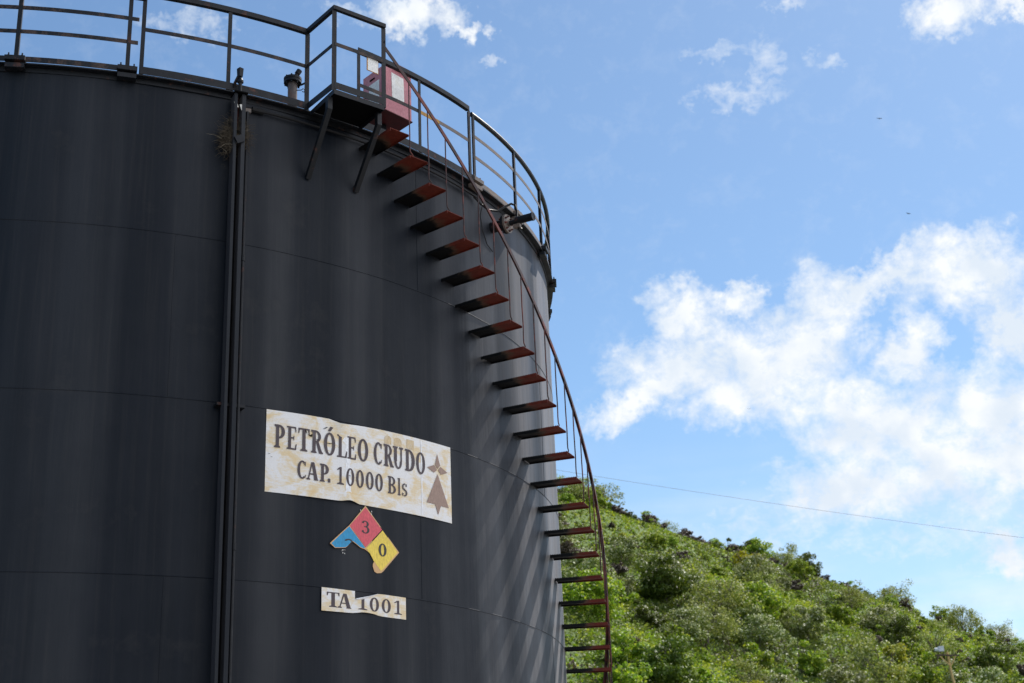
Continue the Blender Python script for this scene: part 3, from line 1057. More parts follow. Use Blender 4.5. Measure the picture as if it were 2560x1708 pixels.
# frame: angle irons round the floor
b = MB()
hv = Vector((0, 0, 1))
for a, c in ((i3, P4), (P4, P5), (P5, iq)):
    b.bar(a + hv * (zf - .028), c + hv * (zf - .028), .008, .06)
b.build('edge_frame', M['steel'], plat)
# underside brace plates
for pa, phf, zf_ in ((P4, -53.42, 10.13), (P5, -48.14, 10.14)):
    b = MB()
    top = Vector((pa.x * .985, pa.y * .985, 10.89))
    nb = top - Vector((0, 0, .15))
    foot = C3(phf, R + .0, zf_)
    b.bar(top + Vector((0, 0, .0)), nb, .058, .058, Vector((pa.x, pa.y, 0)).normalized())
    b.bar(nb + (nb - foot).normalized() * .02, foot, .058, .05, Vector((pa.x, pa.y, 0)).normalized())
    b.build('brace', M['steel'], plat)
dP4 = (P4 - mid)
for p, dx, z0 in ((P3, (P3.x, P3.y, 0), 10.957), (P4, (P4.x, P4.y, 0), 10.93), (P5, (P5.x, P5.y, 0), 10.93)):
    post_xy(plat, p, z0, 11.985, dx)
for z, nm, h, w_, mat in ((12.01, 'top_rail', .05, .045, 'steel'), (11.536, 'mid_rail', .048, .007, 'steel_worn'), (11.0, 'toe_plate', .085, .006, 'steel')):
    for a, c in ((P3, P4), (P4, P5)):
        dn = (c - a).normalized()
        b = MB()
        b.bar(a + hv * z + dn * .002, c + hv * z + dn * (.02 if nm == 'top_rail' else -.004), w_, h)
        b.build(nm, M[mat], plat)

# ------------------------------------------------------------------ spiral stair
stair = thing('spiral_staircase', 'rusty red and black spiral staircase climbing round the tank', 'staircase', (0, 0, 0))
TW = 0.61
t0, z0, dph, dz = -47.67, 10.70, 2.168, .261
NT_ = 41


def tread_mesh():
    b = MB()
    tdeg = 1.98
    # plate: local frame with its near edge along +X
    def L(ph, r, z):
        return C3(ph, r, z)
    ri, ro = R - .004, R + TW
    b.hexa([L(0, ri, .029), L(0, ro, .029), L(tdeg, ro, .029), L(tdeg, ri, .029), L(0, ri, .036), L(0, ro, .036), L(tdeg, ro, .036), L(tdeg, ri, .036)])
    e = .045
    b.hexa([L(-e, ri, -.002), L(-e, ro, -.002), L(0, ro, -.002), L(0, ri, -.002), L(-e, ri, .036), L(-e, ro, .036), L(0, ro, .036), L(0, ri, .036)])
    b.hexa([L(tdeg, ri, .012), L(tdeg, ro, .012), L(tdeg + e, ro, .012), L(tdeg + e, ri, .012), L(tdeg, ri, .036), L(tdeg, ro, .036), L(tdeg + e, ro, .036), L(tdeg + e, ri, .036)])
    # raised grip points along the near edge
    for k in range(26):
        r = ri + .01 + k * (TW - .02) / 25
        b.box((r, .004, .040), .008, .010, .008)
    me = bpy.data.meshes.new('tread')
    me.from_pydata([tuple(v) for v in b.v], [], b.f)
    me.materials.append(M['tread'])
    return me


tm = tread_mesh()
HOFF = 1.085


def hand_z(ph):
    return 11.775 - (ph + 48.45) * .1205


for k in range(NT_):
    ph = t0 + k * dph
    z = z0 - k * dz
    if z < .15:
        break
    o = bpy.data.objects.new('tread', tm)
    COL.objects.link(o)
    o.parent = stair
    o.location = (0, 0, z)
    o.rotation_euler = (0, 0, RAD(ph))
    jz = random.uniform(-.004, .004)
    # baluster
    pt = ph + 2.02
    ro = R + TW + .009
    pts = [C3(pt, ro, hand_z(pt) - .01), C3(pt, ro, z + .3), C3(pt + random.uniform(-.04, .04), ro + .004, z + .03), C3(pt + .03, ro, z - dz + .14),
           C3(pt + .06, ro, z - dz + .075), C3(ph + dph + .22, ro - .006, z - dz + .047), C3(ph + dph + .34, ro - .02, z - dz + .041)]
    b = MB().tube(pts, .0078, 6)
    b.build('baluster', M['rust'], stair, True)
# handrail: angle iron following the helix
fr = []
N = 110
for k in range(N + 1):
    ph = -48.55 + (NT_ * dph + 3) * k / N
    a = RAD(ph)
    rad = Vector((math.cos(a), math.sin(a), 0))
    tg = Vector((-math.sin(a) * (R + TW), math.cos(a) * (R + TW), -.1205 * 180 / math.pi)).normalized()
    nrm = rad.cross(tg)
    if nrm.z < 0:
        nrm = -nrm
    fr.append((C3(ph, R + TW + .02, hand_z(ph)) + Vector((0, 0, 0)), rad, nrm))
b = MB().sweep(fr, [(-.045, .018), (.0, .018), (.0, -.027), (-.006, -.027), (-.006, .012), (-.045, .012)])
b.build('handrail', M['rust'], stair)
b = MB()
b.bar((P5.x, P5.y, 11.80), C3(-48.4, R + TW + .01, 11.79), .03, .03)
b.build('handrail_bracket', M['steel'], stair)

# ------------------------------------------------------------------ level gauge guide on the shell
gauge = thing('level_gauge', 'tall black twin-rail level gauge running down the tank side', 'level gauge', tuple(C3(-60.8, R + .15, 0)))
for p0, p1 in ((-61.32, -61.06), (-60.62, -60.29)):
    b = MB()
    b.hexa([C3(p0, R + .07, 0), C3(p0, R + .2, 0), C3(p1, R + .2, 0), C3(p1, R + .07, 0), C3(p0, R + .07, 10.87), C3(p0, R + .2, 10.87), C3(p1, R + .2, 10.87), C3(p1, R + .07, 10.87)])
    b.build('guide_rail', M['shell'], gauge)
b = MB()
b.hexa([C3(-61.06, R + .075, 0), C3(-61.06, R + .085, 0), C3(-60.62, R + .085, 0), C3(-60.62, R + .075, 0), C3(-61.06, R + .075, 10.87), C3(-61.06, R + .085, 10.87), C3(-60.62, R + .085, 10.87), C3(-60.62, R + .075, 10.87)])
b.build('dark_gap_strip', M['dark'], gauge)  # near-black strip that fills the dark gap between the two rails
rad = C3(-60.8, 1, 0)
tan = Vector((-rad.y, rad.x, 0))
b = MB().box(C3(-60.8, R + .15, 10.88), .17, .15, .014, rad, tan)
b.build('cap_plate', M['dark'], gauge)
b = MB()
b.lathe(C3(-60.8, R + .17, 10.887), (0, 0, 1), [(0, .018), (.10, .018), (.13, .022), (.14, .036), (.165, .036), (.18, .024), (.20, .022)], 12)
b.build('stem', M['steel'], gauge, True)
b = MB()
hx = (rad + tan * .35).normalized()
hy = Vector((-hx.y, hx.x, 0))
cz = C3(-60.85, R + .17, 0)
a0 = cz + Vector((0, 0, 11.08))
P = []
for zz, wf, df in ((11.10, .036, .040), (11.205, .044, .048)):
    for i_, j_ in ((-1, -1), (1, -1), (1, 1), (-1, 1)):
        P.append(Vector((cz.x, cz.y, zz)) + hx * df * i_ * .6 + hy * wf * j_ * .6)
b.hexa(P)
b.build('sheave_housing', M['steel'], gauge)
b = MB().bar(cz + Vector((0, 0, 11.1)) - tan * .02, C3(-61.35, R + .05, 10.965), .022, .03)
b.build('strut', M['steel_worn'], gauge)
b = MB()
b.box(C3(-60.85, R + .215, 10.29), .03, .085, .085, rad, (tan + Vector((0, 0, .55))).normalized(), (Vector((0, 0, 1)) - tan * .55).normalized())
b.build('pointer', M['steel'], gauge)
b = MB().tube([C3(-60.8, R + .12, 10.88), C3(-60.8, R + .12, 10.5)], .004, 5)
b.build('cable', M['rust'], gauge)
for zz in (7.27, 4.0, 1.2):
    b = MB().box(C3(-60.5, R + .055, zz), .10, .30, .03, rad, tan)
    b.build('standoff', M['steel'], gauge)
# conduit beside the gauge and along the rim
cond = thing('cable_conduit', 'thin black conduit running down beside the gauge and along under the rim', 'conduit', tuple(C3(-59.8, R + .05, 0)))
b = MB().tube([C3(-59.86, R + .1, z) for z in np.linspace(0, 10.72, 8)], .017, 8)
b.build('vertical_pipe', M['steel'], cond, True)
for zz in (8.9, 5.76, 3.1):
    b = MB().lathe(C3(-59.86, R + .1, zz), (0, 0, 1), [(0, .017), (0, .024), (.07, .024), (.07, .017)], 10)
    b.build('coupling', M['steel'], cond, True)
b = MB().box(C3(-60.0, R + .08, 10.745), .04, .12, .045, rad, tan)
b.build('bracket', M['steel_bare'], cond)
b = MB().tube([C3(p, R + .045, 10.80) for p in np.linspace(-59.9, -30.5, 30)], .016, 8)
b.lathe(C3(-59.3, R + .045, 10.80), C3(-59.3 + 90, 1, 0), [(0, .016), (0, .034), (.14, .034), (.14, .016)], 8)
b.build('rim_pipe', M['rubber'], cond, True)

# nest in the gauge guide
nest = thing('bird_nest', 'untidy nest of dry twigs wedged behind the gauge rails', 'nest', tuple(C3(-60.9, R + .1, 10.35)))
rn = random.Random(3)
for cnt, mat, spread, thick in ((900, 'twig', 1.0, .0024), (40, 'straw', 1.15, .0022)):
    b = MB()
    for k in range(cnt):
        side = rn.random()
        if side < .58:
            c = (-61.55 + rn.gauss(0, .17), 10.34 + rn.gauss(0, .09))
        elif side < .8:
            c = (-60.85 + rn.gauss(0, .1), 10.42 + rn.gauss(0, .10))
        else:
            c = (-60.12 + rn.gauss(0, .09), 10.38 + rn.gauss(0, .07))
        a = C3(c[0], R + rn.uniform(.02, .17), c[1])
        L = rn.uniform(.04, .15) * spread
        dv = tan * rn.uniform(-1, 1) + rad * rn.uniform(-.3, .3) + Vector((0, 0, rn.uniform(-.75, .55)))
        dv.normalize()
        mid_ = a + dv * L * .5 + Vector((rn.gauss(0, .01), rn.gauss(0, .01), rn.uniform(0, .025)))
        b.tube([a, mid_, a + dv * L], thick, 4, thick * .5)
    b.build('twigs' if mat == 'twig' else 'straw', M[mat], nest)
for dphi, zz in ((-61.15, 10.73), (-60.62, 10.71)):
    b = MB().box(C3(dphi, R + .19, zz), .003, .035, .07, rad, (tan + Vector((0, 0, .3))).normalized(), (Vector((0, 0, 1)) - tan * .3).normalized())
    b.build('white_scrap', M['paper'], nest)

# ------------------------------------------------------------------ roof vent
vc = C3(-53.7, R - .35, 0)
vent = thing('roof_vent', 'small flanged vent pipe with bolted cap on the roof edge', 'vent', (vc.x, vc.y, 10.97))
b = MB().lathe((vc.x, vc.y, 10.96), (0, 0, 1), [(0, .056), (.58, .056)], 20)
b.build('pipe', M['greypipe'], vent, True)
b = MB().lathe((vc.x, vc.y, 11.53), (0, 0, 1), [(0, .06), (0, .105), (.03, .105), (.03, .10), (.036, .10), (.036, .107), (.066, .107), (.066, .08), (.085, .06), (.098, .02)], 24)
for k in range(8):
    a = k * math.pi / 4
    b.lathe((vc.x + .088 * math.cos(a), vc.y + .088 * math.sin(a), 11.505), (0, 0, 1), [(0, .011), (.11, .011)], 6)
b.build('flange', M['steel'], vent, True)
b = MB().lathe((vc.x + .02, vc.y, 11.61), (.55, .15, 1), [(0, .024), (.06, .022), (.062, .034), (.12, .034), (.125, .02)], 10)
b.build('knob', M['steel'], vent, True)
b = MB()
b.tube([(vc.x + .10, vc.y - .01, 11.50), (vc.x + .16, vc.y - .01, 11.53)], .012, 8)
b.box((vc.x + .16, vc.y - .01, 11.53), .03, .03, .05)
b.tube([(vc.x + .05, vc.y - .03, 11.42), (vc.x + .11, vc.y - .03, 11.42), (vc.x + .13, vc.y - .03, 11.44), (vc.x + .15, vc.y - .03, 11.42), (vc.x + .145, vc.y - .03, 11.39), (vc.x + .12, vc.y - .03, 11.40)], .006, 6)
b.build('valve', M['steel_worn'], vent, True)

# ------------------------------------------------------------------ level switch on its nozzle
NPH, NZ = -27.2, 10.55
ax = C3(NPH, 1, 0)
at_ = Vector((-ax.y, ax.x, 0))
inst = thing('level_switch', 'black flanged sensor sticking out below the rim right of the stairs', 'sensor', tuple(C3(NPH, R, NZ)))
b = MB().lathe(C3(NPH, R - .02, NZ), ax, [(0, .072), (.2, .072)], 22)
b.build('nozzle', M['steel'], inst, True)
b = MB().lathe(C3(NPH, R + .18, NZ), ax, [(0, .072), (0, .125), (.03, .125), (.03, .118), (.036, .118)], 26)
b.build('nozzle_flange', M['steel'], inst, True)
b = MB().lathe(C3(NPH, R + .216, NZ), ax, [(0, .118), (0, .125), (.026, .125), (.028, .04), (.05, .04)], 26)
b.build('blind_flange', M['steel_bare'], inst, True)
for k in range(8):
    a = k * math.pi / 4 + .2
    b = MB().lathe(C3(NPH, R + .15, NZ) + (at_ * math.cos(a) + Vector((0, 0, math.sin(a)))) * .097, ax, [(0, .013), (.025, .013), (.025, .008), (.09, .008), (.09, .014), (.11, .014), (.11, .008), (.125, .008)], 6)
    b.build('bolt', M['rust'], inst)
b = MB()
b.lathe(C3(NPH, R + .25, NZ), ax, [(0, .034), (.16, .034)], 16)
b.lathe(C3(NPH, R + .36, NZ + .012), ax, [(0, .03), (0, .052), (.22, .052), (.225, .056), (.25, .056), (.25, .04), (.246, .038)], 22)
b.build('housing', M['steel'], inst, True)
b = MB().box(C3(NPH, R + .37, NZ - .065), .09, .05, .05, ax, at_)
b.build('junction_block', M['steel_bare'], inst)
b = MB().tube([C3(-31.2, R + .03, 10.80), C3(-30.3, R + .05, 10.74), C3(-29.3, R + .10, 10.68), C3(-28.2, R + .16, 10.70), C3(-27.4, R + .22, 10.79), C3(-26.8, R + .27, 10.85),
               C3(-26.4, R + .30, 10.84), C3(-26.5, R + .33, 10.74), C3(-26.9, R + .35, 10.6), C3(-27.3, R + .37, 10.50), C3(-27.1, R + .39, 10.455), C3(-26.7, R + .40, 10.46)], .015, 8)
b.build('flexible_hose', M['rubber'], inst, True)
b = MB().tube([C3(-29.4, R + .012, 10.74), C3(-29.8, R + .012, 10.6), C3(-29.5, R + .012, 10.42), C3(-28.6, R + .012, 10.25), C3(-27.4, R + .012, 10.20)], .007, 6)
b.build('signal_cable', M['rubber'], inst, True)

# ------------------------------------------------------------------ red cabinet on the roof
dA = Vector((math.cos(RAD(48.5)), math.sin(RAD(48.5)), 0))
dB = Vector((math.cos(RAD(131.8)), math.sin(RAD(131.8)), 0))
Fc = Vector((4.935, -4.50, 11.60))
cab = thing('equipment_cabinet', 'faded red metal cabinet with white stickers behind the landing', 'cabinet', tuple(Fc))
b = MB()
wA, wB, hh = .45, .47, .665
p = [Fc, Fc + dA * wA, Fc + dA * wA + dB * wB, Fc + dB * wB]
b.hexa([q + Vector((0, 0, .012)) for q in p] + [q + Vector((0, 0, hh)) for q in p])
b.build('body', M['pink'], cab)
b = MB()
e = .012
pp = [Fc - dA * e - dB * e, Fc + dA * (wA + e) - dB * e, Fc + dA * (wA + e) + dB * (wB + e), Fc - dA * e + dB * (wB + e)]
b.hexa([q for q in pp] + [q + Vector((0, 0, .010)) for q in pp])
b.build('base_plate', M['redbottom'], cab)
b = MB()
c0 = Fc + dA * .27 - dB * .03 + Vector((0, 0, hh + .004))
b.box(c0 + dA * .04, .30, .10, .03, dA, dB)
b.build('lid_flap', M['pink'], cab)
b = MB()
nA = -dB
for (u0, u1, v0, v1) in ((.115, .325, .20, .585),):
    q0 = Fc + nA * .004
    sk = .02
    b.add([q0 + dA * u0 + hv * v0, q0 + dA * u1 + hv * v0, q0 + dA * (u1 - .01) + hv * (v1 - .01), q0 + dA * (u0 - .01) + hv * (v1)], [(0, 1, 2, 3)])
b.build('sticker', M['white'], cab)
nB = -dA
b = MB()
q0 = Fc + nB * .004
b.add([q0 + dB * .34 + hv * .10, q0 + dB * .12 + hv * .10, q0 + dB * .12 + hv * .50, q0 + dB * .34 + hv * .50], [(0, 1, 2, 3)])
b.build('sticker', M['white'], cab)
b = MB().box(Fc + nB * .006 + dB * .27 + hv * .56, .006, .10, .02, dA, dB)
b.build('handle', M['dark'], cab)
b = MB()
b.bar(Fc + dA * .2 + dB * .3, Vector((Fc.x - .05, Fc.y + .35, 10.97)), .06, .06)
b.build('support_leg', M['steel'], cab)

# white plate hanging on the railing behind the landing
pl = thing('blank_plate', 'small blank white plate with rusty orange edge hung on the railing', 'plate', tuple(C3(-46.35, RR - .03, 11.9)))
rad2 = C3(-46.35, 1, 0)
tan2 = Vector((-rad2.y, rad2.x, 0))
MB().box(C3(-46.35, RR - .03, 11.895), .006, .175, .19, rad2, tan2).build('board', M['orange'], pl)
MB().box(C3(-46.33, RR - .0255, 11.897), .003, .155, .18, rad2, tan2).build('face', M['white'], pl)

# ------------------------------------------------------------------ stickers on the shell
def wall_poly(b, pts, r, s0, zoff=0.0):
    """flat polygon bent on to the shell: pts = (arc length from s0, z)"""
    vs = [C3(s0 + math.degrees(u / R), r, v) for u, v in pts]
    b.add(vs, [tuple(range(len(vs)))])


def sheet(outline_top, outline_bot, s0, r, step=.02):
    """thin sheet between two polylines of (u, z) running left to right, with a back face and small thickness"""
    u0, u1 = outline_top[0][0], outline_top[-1][0]
    n = max(2, int((u1 - u0) / step))
    us = np.linspace(u0, u1, n)
    zt = np.interp(us, [p[0] for p in outline_top], [p[1] for p in outline_top])
    zb = np.interp(us, [p[0] for p in outline_bot], [p[1] for p in outline_bot])
    return us, zt, zb


def sheet_mesh(b, us, zt, zb, s0, rfun, rows_=10, th=.0012):
    n = len(us)
    vs = []
    for side in (0, 1):
        for j in range(rows_ + 1):
            for i_ in range(n):
                t = j / rows_
                z = zb[i_] + (zt[i_] - zb[i_]) * t
                vs.append(C3(s0 + math.degrees(us[i_] / R), rfun(us[i_], z, t) - side * th, z))
    fs = []
    m_ = n * (rows_ + 1)
    for j in range(rows_):
        for i_ in range(n - 1):
            q = j * n + i_
            fs.append((q, q + 1, q + n + 1, q + n))
            fs.append((m_ + q, m_ + q + n, m_ + q + n + 1, m_ + q + 1))
    for i_ in range(n - 1):
        fs.append((i_, m_ + i_, m_ + i_ + 1, i_ + 1))
        q = rows_ * n + i_
        fs.append((q, q + 1, m_ + q + 1, m_ + q))
    for j in range(rows_):
        q = j * n
        fs.append((q, q + n, m_ + q + n, m_ + q))
        q = j * n + n - 1
        fs.append((q, m_ + q, m_ + q + n, q + n))
    b.add(vs, fs)


RS = R + .009


def ring(cx, cz, rx, rz, ix, iz, a0=0, a1=360, n=28):
    """list of quads (as 4-point lists) of an elliptical ring; (rx, rz) outer, (ix, iz) inner half-axes"""
    o_ = []
    for k in range(n):
        a = RAD(a0 + (a1 - a0) * k / n)
        c = RAD(a0 + (a1 - a0) * (k + 1) / n)
        o_.append([(cx + ix * math.cos(a), cz + iz * math.sin(a)), (cx + rx * math.cos(a), cz + rz * math.sin(a)),
                   (cx + rx * math.cos(c), cz + rz * math.sin(c)), (cx + ix * math.cos(c), cz + iz * math.sin(c))])
    return o_


def rect(x0, z0_, x1, z1):
    return [(x0, z0_), (x1, z0_), (x1, z1), (x0, z1)]


def serif(x, z, w_, t, up_=True):
    """bracketed slab serif centred at x"""
    s = 1 if up_ else -1
    pts = [(x - w_ / 2, z), (x + w_ / 2, z), (x + w_ / 2, z + s * t), (x + w_ * .22, z + s * t * 1.9), (x - w_ * .22, z + s * t * 1.9), (x - w_ / 2, z + s * t)]
    return pts if up_ else pts[::-1]


def stroke(x0, z0_, x1, z1, w0, w1=None):
    w1 = w0 if w1 is None else w1
    return [(x0 - w0 / 2, z0_), (x0 + w0 / 2, z0_), (x1 + w1 / 2, z1), (x1 - w1 / 2, z1)]


def glyph(ch):
    """polygons in a unit box, a bold condensed serif face"""
    T = .055
    S = .29   # stem width
    G = []
    if ch == 'P':
        G = [rect(.16, 0, .16 + S, 1), serif(.28, 0, .56, T), serif(.20, 1, .36, T, False)]
        G += ring(.42, .70, .56, .30, .25, .225, -90, 90, 16) + [rect(.40, .40, .43, .465), rect(.40, .935, .43, 1)]
    elif ch == 'R':
        G = [rect(.13, 0, .13 + S * .9, 1), serif(.24, 0, .46, T), serif(.17, 1, .34, T, False)]
        G += ring(.36, .735, .46, .265, .24, .20, -90, 90, 16) + [rect(.34, .47, .37, .535), rect(.34, .935, .37, 1)]
        G += [[(.40, .50), (.62, .52), (.92, .06), (.68, 0)], [(.66, 0), (1.0, 0), (1.0, T), (.88, .10), (.74, .10)]]
    elif ch == 'E':
        G = [rect(.14, 0, .14 + S, 1), rect(0, 0, .95, .065), rect(0, .935, .92, 1), rect(.37, .475, .74, .54), rect(.66, .41, .74, .605),
             [(.82, .06), (.95, .06), (1.0, .25), (.90, .25)], [(.80, .94), (.92, .94), (.95, .77), (.86, .77)]]
    elif ch == 'T':
        G = [rect(.355, 0, .645, 1), serif(.5, 0, .62, T), rect(0, .93, 1, 1), [(0, .94), (.14, .94), (.07, .76), (0, .76)], [(.86, .94), (1, .94), (1, .76), (.93, .76)]]
    elif ch == 'L':
        G = [rect(.16, 0, .16 + S, 1), serif(.28, 1, .54, T, False), rect(0, 0, .94, .065), [(.76, .06), (.94, .06), (1.0, .30), (.90, .30)]]
    elif ch in 'O0':
        G = ring(.5, .5, .5, .51, .225 if ch == 'O' else .205, .425)
    elif ch == 'C':
        G = ring(.55, .5, .55, .51, .25, .425, 52, 308, 24)
        G += [[(.78, .80), (.93, .70), (.95, .97), (.88, .95)], [(.84, .10), (.92, .08), (.98, .24), (.90, .24)]]
    elif ch == 'U':
        G = [rect(.09, .33, .37, 1), rect(.72, .33, .86, 1), serif(.22, 1, .46, T, False), serif(.80, 1, .40, T, False)]
        G += ring(.49, .345, .37, .355, .13 + .04, .275, 180, 360, 16)
    elif ch == 'D':
        G = [rect(.10, 0, .37, 1), serif(.16, 1, .32, T, False), serif(.16, 0, .32, T)]
        G += ring(.38, .5, .62, .5, .30, .415, -90, 90, 22) + [rect(.33, 0, .39, .07), rect(.33, .93, .39, 1)]
    elif ch == 'A':
        G = [stroke(.14, .02, .46, 1, .10, .12), stroke(.82, .02, .53, 1, .31, .24), rect(.24, .30, .72, .37), serif(.14, 0, .32, T), serif(.82, 0, .36, T)]
    elif ch == '.':
        G = [rect(0, 0, 1, 1)]
    elif ch == '1':
        G = [rect(.40, 0, .68, .98), serif(.54, 0, .92, T), [(.10, .78), (.40, .86), (.66, 1.0), (.40, .97), (.08, .84)]]
    elif ch == 'B':
        G = [rect(.12, 0, .36, 1), serif(.18, 1, .36, T, False), serif(.18, 0, .36, T)]
        G += ring(.40, .745, .50, .255, .26, .19, -90, 90, 14) + [rect(.36, .935, .41, 1), rect(.36, .49, .41, .555)]
        G += ring(.42, .265, .56, .265, .30, .20, -90, 90, 14) + [rect(.36, 0, .43, .065), rect(.36, .462, .43, .489)]
    elif ch == 'l':
        G = [rect(.25, 0, .78, 1), serif(.5, 0, 1.0, T * .9), [(.0, .93), (.26, .93), (.26, 1), (.0, .985)]]
    elif ch == 's':
        G = ring(.47, .735, .42, .265, .17, .17, 60, 270, 14) + ring(.50, .265, .45, .265, .18, .17, -120, 90, 14)
        G += [[(.30, .52), (.50, .40), (.72, .48), (.46, .62)], [(.62, .80), (.86, .74), (.86, .97), (.74, .97)], [(.06, .03), (.18, .03), (.32, .22), (.06, .26)]]
    elif ch == '3':
        G = ring(.42, .745, .46, .255, .20, .185, -90, 150, 18) + ring(.44, .285, .52, .285, .24, .215, -150, 90, 20)
        G += [rect(.28, .485, .45, .56), [(.02, .80), (.26, .78), (.24, .90), (.06, .90)], [(.0, .10), (.22, .10), (.26, .24), (.0, .22)]]
    elif ch == '2':   # only its top is left above the tear
        G = ring(.45, .70, .47, .30, .21, .22, -10, 160, 18) + [[(.0, .66), (.16, .70), (.20, .84), (.05, .84)]]
    return G


def put_text(b, ch, x0, x1, zb, zt, s0, r, eps0=0.0):
    for k, poly in enumerate(glyph(ch)):
        pts = [(x0 + (x1 - x0) * a, zb + (zt - zb) * c) for a, c in poly]
        wall_poly(b, pts, r + eps0 + .00011 * (k % 9), s0)


S0 = -57.03
ms = thing('capacity_sign', 'large peeling white vinyl sign reading PETRÓLEO CRUDO CAP. 10000 Bls', 'sign', tuple(C3(-46.6, R, 6.87)))
top = [(0, 7.309), (.55, 7.314), (.74, 7.314), (.80, 7.300), (.86, 7.280), (.90, 7.277), (.95, 7.283), (1.0, 7.292), (1.08, 7.300), (1.2, 7.305), (1.442, 7.311), (2.534, 7.322)]
bot = [(0, 6.420), (.82, 6.425), (.905, 6.429), (.96, 6.440), (1.002, 6.443), (1.06, 6.436), (1.126, 6.422), (1.3, 6.420), (2.023, 6.423), (2.534, 6.422)]
us, zt, zb = sheet(top, bot, S0, RS, .018)


def sign_r(u, z, t):
    # loose fold in the vinyl near its middle, loudest at the top and bottom edges
    f = math.exp(-((u - (.90 + .10 * (1 - t))) / .085) ** 2)
    e_ = max(0, t - .82) / .18 * .030 + max(0, .10 - t) / .10 * .022
    return RS + f * (.004 + e_)


b = MB()
sheet_mesh(b, us, zt, zb, S0, sign_r, 16)
b.build('vinyl_sheet', M['sign'], ms, True)
b = MB()
RT = RS + .0035
# white strips where the vinyl joins and has been cleaned, and the white rim
for (a0, a1, b0, b1) in ((2.020, 2.040, 2.028, 2.044),):
    for k in range(10):
        f0, f1 = k / 10, (k + 1) / 10
        z_a, z_b = 6.43 + .875 * (1 - f0), 6.43 + .875 * (1 - f1)
        wall_poly(b, [(a0 + (b0 - a0) * f1, z_b), (a1 + (b1 - a1) * f1, z_b), (a1 + (b1 - a1) * f0, z_a), (a0 + (b0 - a0) * f0, z_a)], RT - .0010, S0)
rs_ = random.Random(9)
N = 26
edgeL = [.945 + .006 * k / N + rs_.uniform(-.012, .012) + (.0 if k > 4 else -.03) for k in range(N + 1)]
edgeR = [.995 + .035 * k / N + rs_.uniform(-.012, .016) for k in range(N + 1)]
for k in range(N):
    z_a, z_b = 7.21 - .74 * k / N, 7.21 - .74 * (k + 1) / N
    wall_poly(b, [(edgeL[k + 1], z_b), (edgeR[k + 1], z_b), (edgeR[k], z_a), (edgeL[k], z_a)], RS + .0052, S0)
b.build('pale_strip', M['whitevinyl'], ms)
# ochre ghosts of older round-topped lettering near the top right
for gx0, gx1, gz in ((1.475, 1.575, 7.262), (1.615, 1.725, 7.262), (1.80, 1.915, 7.275)):
    zb_ = 7.165
    b = MB()
    cx = (gx0 + gx1) / 2
    hw = (gx1 - gx0) / 2
    arcp = [(cx + hw * math.cos(RAD(q)), gz - hw * .7 + hw * .7 * math.sin(RAD(q))) for q in range(0, 181, 20)] if gx0 < 1.7 else [(gx1, gz), (gx0, gz)]
    wall_poly(b, [(gx0, zb_), (gx1, zb_)] + arcp, RT - .0013, S0)
    b.build('ghost_letter_stain', M['tan'], ms)
LET1 = [('P', .089, .214), ('E', .234, .349), ('T', .367, .500), ('R', .517, .664), ('O', .674, .815), ('L', .838, .969), ('E', .969, 1.086), ('O', 1.107, 1.246),
        ('C', 1.323, 1.439), ('R', 1.460, 1.605), ('U', 1.597, 1.747), ('D', 1.775, 1.923), ('O', 1.945, 2.087)]
b = MB()
for ch, a0, a1 in LET1:
    put_text(b, ch, a0, a1, 6.905, 7.157, S0, RS + .0062)
wall_poly(b, [(.722, 7.174), (.752, 7.170), (.790, 7.222), (.752, 7.226)], RS + .0066, S0)
b.build('lettering', M['ink'], ms)
b = MB()
LET2 = [('C', .362, .465), ('A', .471, .609), ('P', .626, .740), ('.', .726, .757), ('1', .835, .928), ('0', .955, 1.060), ('0', 1.085, 1.187), ('0', 1.215, 1.319), ('0', 1.342, 1.446),
        ('B', 1.518, 1.636), ('l', 1.661, 1.702), ('s', 1.720, 1.806)]
for ch, a0, a1 in LET2:
    zt_ = {'.': 6.648, 's': 6.752}.get(ch, 6.80)
    put_text(b, ch, a0, a1, 6.605, zt_, S0, RS + .0062)
b.build('lettering', M['ink'], ms)
b = MB()
E0 = RS + .0062
wall_poly(b, [(2.292, 7.192), (2.253, 7.062), (2.297, 7.018), (2.340, 7.066)], E0, S0)
wall_poly(b, [(2.121, 7.006), (2.232, 6.962), (2.287, 7.005), (2.238, 7.055)], E0, S0)
wall_poly(b, [(2.468, 7.004), (2.346, 7.052), (2.306, 7.004), (2.351, 6.960)], E0, S0)
wall_poly(b, [(2.293, 6.955), (2.105, 6.596), (2.245, 6.596)], E0, S0)
wall_poly(b, [(2.293, 6.955), (2.245, 6.596), (2.291, 6.479), (2.342, 6.592)], E0, S0)
wall_poly(b, [(2.293, 6.955), (2.342, 6.592), (2.478, 6.590)], E0, S0)
b.build('emblem', M['emblem'], ms)
# black tears through the vinyl
b = MB()
for poly in ([(.440, 7.150), (.462, 7.128), (.470, 7.096), (.452, 7.118)], [(.470, 7.102), (.505, 7.092), (.530, 7.112), (.528, 7.075), (.500, 7.082)], [(.660, 7.187), (.700, 7.212), (.725, 7.217), (.690, 7.194)],
             [(.700, 7.036), (.790, 7.044), (.740, 7.030)], [(.835, 7.290), (.90, 7.262), (1.03, 7.270), (.92, 7.266)], [(.56, 7.06), (.62, 7.058), (.60, 7.052)], [(.02, 6.83), (.05, 6.829), (.04, 6.824)], [(.05, 6.80), (.08, 6.794), (.06, 6.793)], [(.98, 6.72), (1.02, 6.716), (1.0, 6.712)]):
    b = MB()
    wall_poly(b, poly, RS + .0085, S0)
    b.build('tear', M['dark'], ms)

